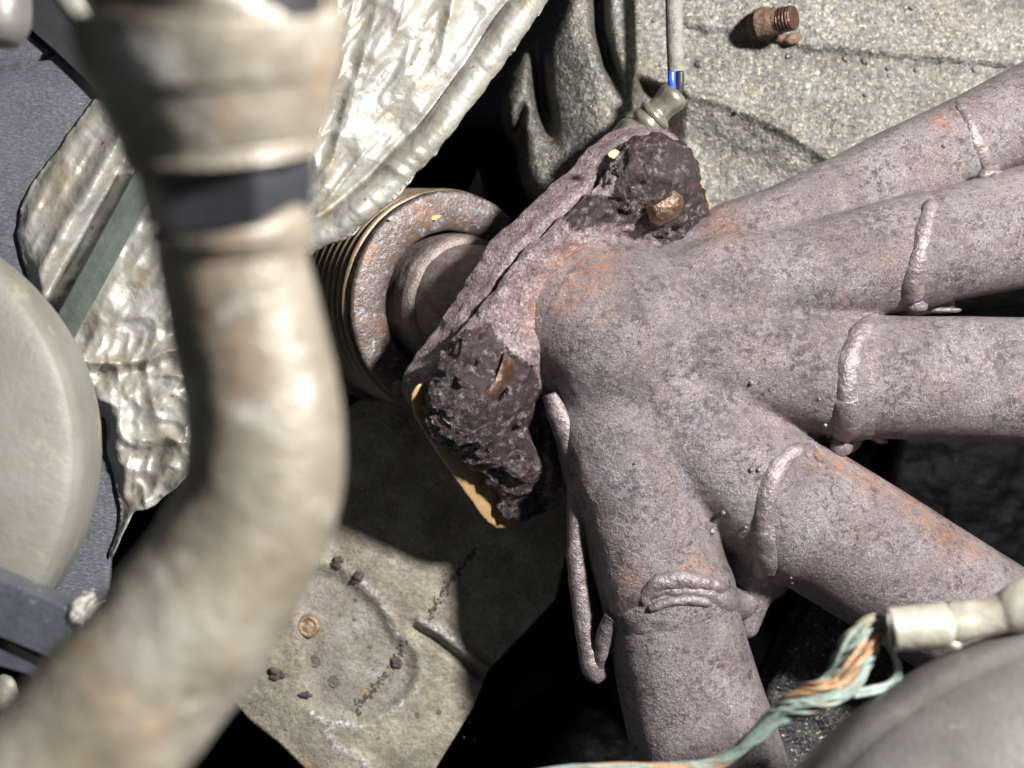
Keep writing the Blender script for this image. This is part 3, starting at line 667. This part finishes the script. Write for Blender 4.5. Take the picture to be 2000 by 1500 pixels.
lathe('crimp_cap', s0, ax, pr, M_nickel, se, 64, lambda p: .0002 * fbm(p, .006, 1, 3))

# ------------------------------------------------------------------ crumpled heat shields
EDGE = np.array([(1120, -100), (1072, 0), (1040, 45), (985, 125), (935, 195), (880, 270), (826, 325), (770, 385), (715, 435), (660, 475), (600, 500)], float)
FR = [(330, -80)] + [tuple(q) for q in EDGE] + [(585, 492), (520, 440), (420, 300), (330, 100)]
def foil_z(x, y):
    d = line_d(x, y, EDGE); c, s = .62, .785
    a = (-x * c + y * s) * K; b = (x * s + y * c) * K          # a along the roll, b across
    q = np.stack([a / 3.2, b, 0 * a], -1)
    fan = np.stack([(y * K) / 3.0, (x + .25 * y) * K, 0 * a], -1)
    w_ = sstep(60, 160, d)
    z = -.030 + .00005 * (d - 60) * w_ * .6
    z = z + .0046 * ridge(fan + .004 * fbm(fan, .03, 2, 4)[..., None], .016, 2, 3) * w_
    z = z + .0022 * ridge(q, .008, 3, 9) * sstep(40, 70, d)
    hem = np.clip(1 - ((d - 30) / 30) ** 2, 0, 1)
    z = z + .0075 * np.sqrt(hem) * (d < 60) + .0010 * ridge(np.stack([a, b / 2.5, 0 * a], -1) + .004 * fbm(xy0(a, b), .012, 2, 77)[..., None], .009, 3, 6) * np.sqrt(hem)
    z = z - .003 * np.exp(-((d - 66) / 8) ** 2)
    return z + .0012 * fbm(xy0(a, b), .02, 2, 1)
def foil_dark(x, y): return np.maximum(blob(x, y, [(757, 328, 11), (760, 336, 10), (700, 120, 16), (655, 150, 12)]), .0)
f1 = sheet('heat_shield', FR, foil_z, 3.5, .0012, M_foil, None, {'dark': foil_dark}, jit=9)
tag(f1, 'large crumpled pale aluminium heat shield with rolled edge above the bellows', 'heat shield')
FL = [(186, 192), (240, 170), (340, 300), (430, 500), (450, 700), (430, 860), (372, 880), (370, 925), (345, 955), (300, 990), (262, 1000), (240, 1040), (218, 1092), (212, 1085), (236, 1010), (236, 985), (226, 940), (208, 880), (205, 820), (175, 790), (135, 700), (95, 620), (62, 560), (40, 495), (30, 455), (48, 385), (85, 330), (130, 262)]
def foill_z(x, y):
    p = xy0(x * K, y * K); lower = sstep(560, 680, y)
    z = -.006 + 0 * x
    c, s = .50, .866
    a = (-x * c + y * s) * K; b = (x * s + y * c) * K
    # straight pressed valley parallel to the green strip
    dv = ((x - 115) * .87 + (y - 540) * .5)
    z = z - .0035 * np.exp(-(dv / 14) ** 2) * sstep(620, 560, y) + .0045 * np.exp(-((dv + 34) / 20) ** 2) * sstep(620, 560, y)
    z = z + .0018 * ridge(np.stack([a / 2, b, 0 * a], -1), .012, 3, 3)
    wq = p + .006 * np.stack([fbm(p, .02, 2, 31), fbm(p, .02, 2, 35), 0 * x], -1)
    z = z + lower * (.0050 * ridge(wq * np.array([1, 1.7, 1]), .026, 2, 12) + .0014 * ridge(wq, .011, 2, 14))
    z = np.maximum(z, -.0082); z = z + (-.0088 - z) * np.exp(-(line_d(x, y, FL[12:] + FL[:1]) / 14) ** 2)
    return z
f2 = sheet('heat_shield', FL, foill_z, 4, .001, M_foil, None, {'dark': lambda x, y: blob(x, y, [(340, 925, 8)]) * .4}, jit=5, seed=9)
tag(f2, 'narrow creased foil heat shield lying on grey felt, left of the bent pipe', 'heat shield')
# felt mat
FM = [(-120, 50), (60, 70), (110, 108), (170, 150), (250, 240), (300, 400), (300, 700), (262, 940), (246, 1005), (212, 1092), (210, 1150), (195, 1190), (130, 1215), (-120, 1215)]
fm = sheet('felt_mat', FM, lambda x, y: -.0105 + .001 * fbm(xy0(x * K, y * K), .03, 2, 3) - .004 * np.exp(-(line_d(x, y, [(-50, 148), (50, 132), (112, 100)]) / 5) ** 2) , 6, .006, M_felt, None, None, jit=4)
tag(fm, 'dark grey felt insulation mat under the left foil shield', 'felt mat')
# green strip
def strip(name, a, b, wpx, z0, z1, th, mat, parent=None, label=None):
    a = np.array(a, float); b = np.array(b, float); d = (b - a) / np.linalg.norm(b - a); n = np.array([-d[1], d[0]]) * wpx / 2
    m = 24; V = []; F = []
    prof = [(-1, -.8), (-1, .5), (-.9, .85), (0, 1.0), (.9, .85), (1, .5), (1, -.8)]
    for i in range(m):
        t = i / (m - 1); c = a + (b - a) * t; z = z0 + (z1 - z0) * t
        for u_, h_ in prof: V.append(P(c[0] + n[0] * u_, c[1] + n[1] * u_, z + h_ * th))
    k = len(prof)
    for i in range(m - 1):
        for j in range(k): F.append([i * k + j, i * k + (j + 1) % k, (i + 1) * k + (j + 1) % k, (i + 1) * k + j])
    F.append(list(range(k))[::-1]); F.append([(m - 1) * k + j for j in range(k)])
    return meshobj(name, V, F, mat, parent, smooth=False)
gs = strip('metal_strip', (300, 320), (95, 700), 52, .004, .006, .0012, M_green); tag(gs, 'thin dark green-grey strip crossing the left foil shield', 'strip')

# ------------------------------------------------------------------ tan plate bottom centre
PL = [(430, 1340), (486, 1405), (545, 1450), (620, 1525), (640, 1560), (820, 1560), (850, 1502), (888, 1440), (926, 1378), (953, 1310), (1010, 1250), (1085, 1170), (1120, 1020), (1120, 860), (900, 780), (700, 780), (560, 900), (430, 1100)]
ARC = [[(560, 1120), (625, 1104), (665, 1110), (700, 1138), (730, 1165), (760, 1205), (778, 1240), (796, 1256), (812, 1272), (818, 1310), (806, 1350), (780, 1378), (740, 1400), (700, 1418), (655, 1412), (610, 1392)],
       [(655, 1412), (638, 1432), (648, 1452), (672, 1462), (700, 1480), (725, 1505), (750, 1540)]]
CR = [(820, 1213), (862, 1238), (905, 1272), (955, 1308)]
def plate_z(x, y):
    p = xy0(x * K, y * K); z = -.072 - .00003 * (x - 600) + 0 * y
    ins = sstep(8, -24, poly_sd(np.stack([x, y], -1), ARC[0]))
    z = z - .0030 * ins
    cr = np.interp(x, [600, 820, 955, 1100], [1090, 1213, 1308, 1400])
    z = z + .0030 * np.exp(-(line_d(x, y, CR) / 10) ** 2) - .004 * np.exp(-(line_d(x + 8, y - 14, CR) / 9) ** 2)
    for A in ARC: z = z + .0004 * np.exp(-(line_d(x, y, A) / 9) ** 2)
    z = z + .0015 * blob(x, y, [(600, 1210, 40)])
    return z + .0012 * fbm(p, .03, 2, 3) + .0003 * fbm(p, .002, 3, 7)
def salt(x, y):
    q = xy0(x * K, y * K); gp = sstep(-.45, .1, fbm(q, .004, 2, 61)); x = x + 10 * fbm(q, .006, 3, 51); y = y + 10 * fbm(q, .006, 3, 57); d = np.minimum(line_d(x, y, ARC[0]), line_d(x, y, ARC[1]))
    return np.maximum(gp * np.exp(-(d / 7.5) ** 2), .9 * np.exp(-(line_d(x, y, CR[:3]) / 9) ** 2))
def inner(x, y): return sstep(12, -30, poly_sd(np.stack([x, y], -1), ARC[0]))
def mat_plate():
    t = NT('weathered_tan_plate')
    base = t.ramp(t.noise(70, 7, .65), [(.3, (.10, .086, .064, 1)), (.5, (.175, .155, .12, 1)), (.7, (.27, .245, .195, 1))])
    grey = t.ramp(t.noise(60, 6, .65, off=3), [(.3, (.11, .10, .08, 1)), (.55, (.18, .165, .14, 1)), (.75, (.25, .255, .265, 1))])
    base = t.mix(t.math('MULTIPLY', t.attr('inner'), .9), base, grey)
    base = t.mix(1.0, base, t.ramp(t.noise(700, 4, .75, off=1), [(.3, .6), (.5, 1.0), (.7, 1.3)]), 'MULTIPLY')
    base = t.mix(t.ramp(t.noise(430, 3, .65, off=5), [(.64, 0.0), (.69, .8)]), base, (.045, .03, .025, 1))
    base = t.mix(t.ramp(t.noise(110, 5, .75, off=6), [(.62, 0.0), (.72, .7)]), base, (.33, .17, .07, 1))
    sa = t.math('MULTIPLY', t.attr('salt'), t.ramp(t.noise(520, 4, .75, off=8), [(.38, .0), (.56, 1.0)]), True)
    base = t.mix(sa, base, (.46, .46, .45, 1))
    t.bump([(sa, .0006), (t.noise(350, 5, .7), .0007), (t.noise(1000, 3, .7), .0003)])
    return t.out(base, .55, .15, .4)
M_plate = mat_plate()
pl = thing('shield_plate', P(700, 1250, -.08), 'tan corroded metal plate with white crusted lines and a rivet, bottom centre', 'metal plate')
sheet('plate', PL, plate_z, 5, .0025, M_plate, pl, {'salt': salt, 'inner': inner}, jit=.6)
zp = lambda a, b: float(plate_z(np.array([float(a)]), np.array([float(b)]))[0])
def button(name, px, py, r, h, mat, parent, n=40):
    z = zp(px, py); rr = float(R(r, z)); pr = spline([(rr * 1.02, -.001, 0), (rr, h * .4, 0), (rr * .88, h * .85, 0), (rr * .72, h, 0), (rr * .55, h * .82, 0), (rr * .3, h * .9, 0), (rr * .01, h, 0)], 22)[:, :2]
    return lathe(name, P(px, py, z), (0, 0, 1), pr, mat, parent, n, lambda p: .0003 * fbm(p, .003, 2, 3))
M_rivet = simple('rivet_steel', [(.14, .09, .05, 1), (.25, .18, .11, 1), (.34, .27, .19, 1)], 300, .45, .3, ((500, .0008),), fine=1200)
M_dot = simple('dark_spot_weld', [(.07, .062, .048, 1), (.12, .11, .09, 1)], 300, .6, .1, ((500, .0005),))
button('rivet', 603, 1222, 23, .0026, M_rivet, pl)
button('spot_weld', 616, 1291, 13, .0008, M_dot, pl); button('spot_weld', 653, 1331, 12.5, .0008, M_dot, pl)
for a, b, r in ((816, 1397, 6), (857, 1390, 5), (664, 1202, 4), (692, 1210, 3), (725, 1262, 4), (696, 1172, 4)): button('spot_weld', a, b, r, .0005, M_dot, pl, 20)
# crumbs of rust lying on the plate
def crumbs():
    import bmesh
    Vs, Fs, n = [], [], 0
    def one(x, y, r, fl=.6):
        nonlocal n
        z = zp(x, y); k = 7; rr = float(R(r, z)); th = np.sort(rng.uniform(0, 2 * np.pi, k)); ra = rr * rng.uniform(.6, 1.25, k)
        b = P(x, y, z) + np.stack([np.cos(th) * ra, np.sin(th) * ra, np.full(k, -.0004)], -1)
        t_ = P(x, y, z) + np.stack([np.cos(th) * ra * .6, np.sin(th) * ra * .6, rr * fl * rng.uniform(.6, 1.2, k)], -1)
        Vs.append(np.vstack([b, t_])); Fs.extend([[n + i, n + (i + 1) % k, n + k + (i + 1) % k, n + k + i] for i in range(k)]); Fs.append([n + k + i for i in range(k)]); n += 2 * k
    for A, m, sp_ in (([(795, 1252), (770, 1290), (750, 1322), (725, 1350), (705, 1372), (698, 1400)], 120, 5), ([(925, 1075), (900, 1110), (870, 1150), (848, 1185), (835, 1210)], 110, 3.5)):
        s = spline([(a, b, 0) for a, b in A], m)
        for q in s: one(q[0] + rng.normal(0, sp_), q[1] + rng.normal(0, sp_ * .8), rng.uniform(1.5, 5.0))
    for _ in range(170):
        x, y = rng.uniform(560, 930), rng.uniform(1060, 1480)
        one(x, y, rng.uniform(.9, 2.4))
    o = meshobj('rust_crumbs', np.vstack(Vs), Fs, M_crumb, None, smooth=False); o['kind'] = 'stuff'
    tag(o, 'dark rust crumbs scattered over the tan plate', 'rust crumbs')
crumbs()
def flake(px, py, r, z, mat, label, cat, sq=(1, 1, .5), rot=0, name='rust_flake', group=None, seed=0):
    o = lump(px, py, z, r, seed or px, name, sq=sq, rot=rot, mat=mat, parent=None, amp=1.1, af=False)
    for p_ in o.data.polygons: p_.use_smooth = False
    return tag(o, label, cat, group)
flake(659, 1099, 11, zp(659, 1099) + .001, M_crumb, 'dark purple rust flake beside the top of the white crusted line', 'rust flake', group='rust flakes on the tan plate')
flake(700, 1128, 11, zp(700, 1128) + .001, M_crumb, 'jagged dark rust flake just outside the white crusted line', 'rust flake', (1.2, .8, .5), .5, group='rust flakes on the tan plate')
flake(540, 1312, 12, zp(540, 1312) + .001, M_crumb, 'dark rust flake beside the bent pipe, left of the rivet', 'rust flake', (1.1, .9, .5), -.6, group='rust flakes on the tan plate')
flake(772, 1292, 11, zp(772, 1292) + .001, M_crumb, 'largest rust flake in the diagonal row on the tan plate', 'rust flake', (1.2, .8, .5), -.6, group='rust flakes on the tan plate')
flake(598, 1356, 8, zp(598, 1356) + .001, M_crumb, 'small dark rust flake below the two spot welds', 'rust flake', (1.3, .7, .5), -.3, group='rust flakes on the tan plate')
# pale chips
def chip(px, py, q3, wpx, hpx, rot, label, name='paint_chip', mat=M_chip):
    k = 7; th = np.linspace(0, 2 * np.pi, k, endpoint=False) + .2; ra = 1 + .25 * rng.uniform(-1, 1, k); f = float(R(1, q3[2]))
    x = np.cos(th) * ra * wpx * f; y = np.sin(th) * ra * hpx * f; c_, s_ = math.cos(rot), math.sin(rot)
    T = np.stack([x * c_ - y * s_, x * s_ + y * c_, 0 * x], -1) + q3; T[:, 2] += .0015 + .0004 * rng.uniform(-1, 1, k)
    V = np.vstack([T, T - [0, 0, .0014]]); F = [list(range(k)), [k + i for i in range(k)][::-1]] + [[i, k + i, k + (i + 1) % k, (i + 1) % k] for i in range(k)]
    o = meshobj(name, V, F, mat, None, smooth=False); tag(o, label, 'paint chip'); return o
chip(1197, 302, on_plane(np.array([1197.]), np.array([302.]), .003)[0], 12, 8, .2, 'pale yellow chip lying on top of the flange edge')
rp = lambda a, b: (lambda dd, o_: np.array([0, 0, D]) + dd * (-(o_ @ nb) / (dd @ nb)))(P(a, b, 0) - np.array([0, 0, D]), np.array([0, 0, D]) - (cb + nb * .0012))
chip(851, 425, rp(851, 425), 11, 5, .2, 'orange chip lying on the bluish bellows ring')
chip(763, 429, rp(763, 429), 4, 3, .2, 'tiny orange speck on the left of the bluish bellows ring')

# ------------------------------------------------------------------ bent pipe in the foreground
bp = thing('bent_coolant_pipe', P(500, 800, .20), 'thick blurred yellowish steel pipe with wide collar, bending down across the left foreground', 'pipe')
tube_px('pipe', [(446, 430, .2525, 140), (452, 480, .251, 146), (458, 530, .250, 146), (474, 600, .248, 148), (496, 700, .246, 150), (514, 800, .245, 152), (518, 900, .244, 153), (500, 1000, .243, 154), (452, 1100, .243, 158), (384, 1200, .244, 163), (300, 1305, .245, 168), (205, 1420, .247, 176), (90, 1560, .25, 186), (-40, 1700, .255, 190)], M_zinc, bp, 72, 160, lambda p: .0006 * fbm(p, .012, 3, 4) + .0006 * fbm(p, .03, 1, 8), caps=False)
def band(name, pts, mat, n=64, m=40, disp=None, **k): return tube_px(name, pts, mat, bp, n, m, disp, caps=False, **k)
band('collar', [(410, 40, .2630, 200), (410, 28, .2633, 238), (411, 34, .2631, 262), (412, 64, .2625, 262), (416, 104, .2614, 255), (421, 150, .260, 241), (426, 200, .2588, 224), (431, 250, .2575, 206), (434, 278, .2568, 196), (436, 286, .2566, 190)], M_zinc, m=70, disp=lambda p: .0002 * fbm(p, .01, 2, 3))
band('collar_lip', [(435, 276, .2569, 188), (436, 284, .2567, 195), (437, 294, .2564, 195), (438, 300, .2562, 150)], M_zinc, m=20)
band('hexagon_nut', [(437, 300, .2562, 172), (440, 340, .255, 174), (444, 400, .2535, 166), (447, 434, .2528, 160)], M_plate_dark, n=6, smooth=False)
band('lower_ring', [(446, 424, .253, 140), (448, 430, .2528, 156), (450, 442, .2525, 160), (452, 460, .252, 156), (453, 486, .2515, 145)], M_zinc, m=24)
hz = tube_px('rubber_hose', [(395, -300, .272, 222), (400, -150, .268, 222), (408, -30, .265, 222), (410, 36, .263, 218)], M_hose, None, 48, 20); tag(hz, 'black rubber hose end inside the wide collar at the top', 'hose')

# ------------------------------------------------------------------ left foreground cover, clip, fibres
def dome(name, px, py, z, rpx, h, mat, label, cat, edge=.0, seed=0):
    r = float(R(rpx, z)); pr = [(r * .97, -.03), (r * 1.0, -.012), (r * 1.0, -.004), (r * .992, 0)] + [(r * .98 * math.cos(t), .001 + h * math.sin(t)) for t in np.linspace(.02, math.pi / 2 * .999, 40)]
    o = lathe(name, P(px, py, z), (0, 0, 1), pr, mat, None, 160, lambda p: .0007 * fbm(p, .03, 2, seed)); return tag(o, label, cat)
dome('round_cover', -350, 890, .075, 508, .009, M_left, 'blurred round beige cover at the left edge, over the felt', 'cover', seed=4)
dome('grey_cover', 2310, 2165, .12, 965, .05, M_dome, 'large smooth grey rounded cover in the lower right corner', 'cover', seed=6)
def prism(name, outline, z0, z1, mat, parent=None, bev=4):
    o = np.array(outline, float); c = o.mean(0); n = len(o); ins = c + (o - c) * (1 - bev / np.linalg.norm(o - c, axis=1))[:, None]
    z0 = np.asarray(z0, float) + np.zeros(n); z1 = np.asarray(z1, float) + np.zeros(n)
    V = np.vstack([P(o[:, 0], o[:, 1], z1)- [0, 0, 0], P(o[:, 0], o[:, 1], z1) , P(ins[:, 0], ins[:, 1], z1)]); dz = float(R(bev, z1.mean()))
    V[:n] = P(o[:, 0], o[:, 1], z1); V[:n, 2] = z0; V[n:2 * n, 2] = z1 - dz
    F = [[i, (i + 1) % n, n + (i + 1) % n, n + i] for i in range(n)] + [[n + i, n + (i + 1) % n, 2 * n + (i + 1) % n, 2 * n + i] for i in range(n)] + [[2 * n + i for i in range(n)], list(range(n))[::-1]]
    a, b, c3 = V[2 * n], V[2 * n + 1], V[2 * n + 2]
    if np.cross(b - a, c3 - a)[2] < 0: F = [f[::-1] for f in F]
    return meshobj(name, V, F, mat, parent, smooth=False)
M_clip = simple('dusty_black_clip', [(.035, .038, .046, 1), (.075, .08, .095, 1)], 90, .45, 0, ((300, .0005),), extra=((260, .62, (.3, .3, .32, 1), .7),))
cl = thing('plastic_clip', P(60, 1220, .08), 'dusty black plastic clip with a slot, lower left edge', 'clip')
prism('upper_bar', [(-60, 1108), (5, 1134), (128, 1186), (142, 1204), (132, 1262), (110, 1290), (0, 1246), (-60, 1222)], .085, .098, M_clip, cl)
prism('lower_bar', [(-60, 1244), (0, 1268), (74, 1304), (118, 1296), (104, 1326), (72, 1322), (0, 1302), (-60, 1284)], .085, .094, M_clip, cl)
prism('back_wall', [(-60, 1215), (120, 1290), (90, 1320), (-60, 1270)], .078, .084, M_hose, cl)
def fibres(px, py, z, n, label, ang, spread, ln, seed):
    r_ = np.random.default_rng(seed); t = thing('frayed_fibres', P(px, py, z), label, 'fibre tuft')
    for i in range(n):
        a = ang + r_.uniform(-spread, spread); l = ln * r_.uniform(.5, 1.1); x, y = px + r_.uniform(-9, 9), py + r_.uniform(-14, 14)
        pts = [(x, y, z, 6)] 
        for k in range(1, 4): pts.append((x + math.cos(a) * l * k / 3 + r_.uniform(-4, 4), y + math.sin(a) * l * k / 3 + r_.uniform(-4, 4), z + r_.uniform(-.002, .003), 6 - 1.5 * k))
        tube_px('fibre', pts, M_fibre, t, 7, 12)
fibres(140, 1205, .097, 46, 'off-white frayed fibres sticking out of the right end of the black clip', -.35, .7, 62, 3)
fibres(66, 1322, .075, 12, 'pale frayed fibres hanging below the black clip', 1.1, .25, 45, 5)
b1 = lump(6, 1352, .05, 30, 71, 'small_block', sq=(1, 1.2, .6), mat=M_left, parent=None, amp=.2, af=False); tag(b1, 'small olive lump at the left edge below the clip', 'lump')
b2 = tube_px('upper_bracket', [(-30, -60, .12, 84), (-12, 10, .12, 72), (-8, 60, .12, 62), (-8, 86, .12, 40)], M_dome, None, 32, 30); tag(b2, 'blurred light grey bracket end in the top left corner', 'bracket')
b3 = prism('dark_bracket', [(48, -60), (52, 52), (105, 100), (165, 155), (215, 205), (215, -60)], -.012, -.006, M_hose); tag(b3, 'black angular bracket in shadow behind the collar, top left', 'bracket')
b4 = tube_px('beige_tube', [(100, -60, .12, 30), (135, 0, .12, 28), (165, 45, .12, 24)], M_left, None, 24, 20); tag(b4, 'short beige tube behind the black bracket, top left', 'tube')

# ------------------------------------------------------------------ dark block pieces lower right
def block(name, poly, z, th, label, cat, seed, mat=None):
    def zf(x, y):
        e = -poly_sd(np.stack([x, y], -1), poly); p = xy0(x * K, y * K)
        return z - .012 * (1 - np.sqrt(np.clip(1 - (1 - np.clip(e / 40, 0, 1)) ** 2, 0, 1))) + .0022 * fbm(p, .008, 3, seed) + .004 * fbm(p, .03, 2, seed + 2)
    o = sheet(name, poly, zf, 6, th, mat or M_black, None, None); return tag(o, label, cat)
block('black_bracket', [(1460, 1430), (1488, 1345), (1540, 1240), (1592, 1160), (1700, 1200), (1800, 1330), (1800, 1600), (1520, 1600)], -.066, .02, 'oily black bracket with gritty specks behind the lowest two pipes', 'bracket', 3)
block('black_casting', [(1716, 1030), (1726, 930), (1752, 830), (2300, 800), (2300, 1240), (1900, 1240), (1760, 1120)], -.20, .03, 'black casting, its colour deepened for shade, in the gap between the third and fourth pipes', 'engine part', 8, M_shaded)
bt = prism('bracket_tip', [(905, 400), (915, 372), (935, 325), (948, 370), (946, 400)], -.16, -.13, M_bellface); tag(bt, 'dim brown pointed bracket tip in the dark gap above the bellows', 'bracket')
dm = block('lower_pipe', [(930, 1640), (1000, 1420), (1090, 1350), (1190, 1370), (1280, 1480), (1300, 1640)], -.15, .03, 'rounded casing, coloured near black for shade, deep below the lowest pipe', 'casing', 12, M_shaded)

# ------------------------------------------------------------------ braided earth strap
es = thing('earth_strap', P(1650, 1300, .09), 'twisted copper earth strap gone green, with crimped tin terminal, lower right', 'earth strap')
CL = np.array([(1040, 1512, .085, 7), (1130, 1502, .086, 8), (1250, 1500, .088, 9), (1370, 1497, .09, 10), (1430, 1475, .092, 11), (1470, 1442, .094, 13), (1510, 1404, .096, 18), (1550, 1378, .098, 26), (1600, 1358, .10, 30), (1640, 1330, .10, 34), (1668, 1290, .10, 40), (1685, 1250, .10, 38), (1705, 1222, .10, 27), (1750, 1212, .10, 17)], float)
cw = spline(np.array([(*P(a, b, z), R(r * .85, z)) for a, b, z, r in CL]), 170); T_, A_, B_ = frames(cw[:, :3])
ii = np.linspace(0, 1, 170)
for i in range(60):
    r_ = random.Random(i); grp = i % 3; ph = grp * 2.094 + r_.uniform(-.55, .55); rr = r_.uniform(.35, 1.0)
    ang = ph + ii * 13 + .5 * np.sin(ii * 20 + i); rad = cw[:, 3] * rr * (1 + .2 * np.sin(ii * (22 + i % 7 * 3) + i * 2))
    c = cw[:, :3] + A_ * (np.cos(ang) * rad)[:, None] + B_ * (np.sin(ang) * rad)[:, None]
    th = np.clip(cw[:, 3] * .16, .00045, .0012)
    sweep('strand', c, th, M_copper if (grp == 0 and i % 2 == 0) or i == 7 else M_verd, es, 8, None)
lp = [(1700, 1225, .096, 6), (1740, 1270, .094, 6), (1752, 1310, .094, 6), (1735, 1335, .094, 6), (1700, 1345, .096, 6), (1660, 1352, .098, 6)]
tube_px('strand', lp, M_verd, es, 8, 40)
tube_px('strand', [(a + 6, b + 8, z, 5) for a, b, z, r in lp], M_verd, es, 8, 40)
tp_ = [(1738, 1230, .105, 41), (1744, 1229, .105, 44), (1830, 1221, .106, 45), (1842, 1220, .106, 43), (1848, 1220, .106, 33), (1858, 1219, .106, 33), (1864, 1218, .106, 39), (1880, 1215, .107, 38), (1920, 1208, .108, 35), (1955, 1200, .109, 40), (1985, 1192, .11, 52), (2060, 1172, .112, 62), (2150, 1140, .114, 64)]
tube_px('terminal_barrel', tp_, M_term, es, 40, 120, lambda p: .0006 * fbm(p, .008, 2, 5))
lump(1862, 1258, .108, 15, 81, 'crimp_tab', sq=(1.1, .8, .8), mat=M_term, parent=es, amp=.2, af=False)
sw = tube_px('sleeved_wire', [(1395, 1560, .07, 16), (1420, 1500, .072, 16), (1450, 1462, .074, 15), (1490, 1425, .078, 14), (1520, 1405, .08, 10)], M_hose, None, 16, 40); tag(sw, 'short black sleeve running beside the thin end of the earth strap', 'sleeve')
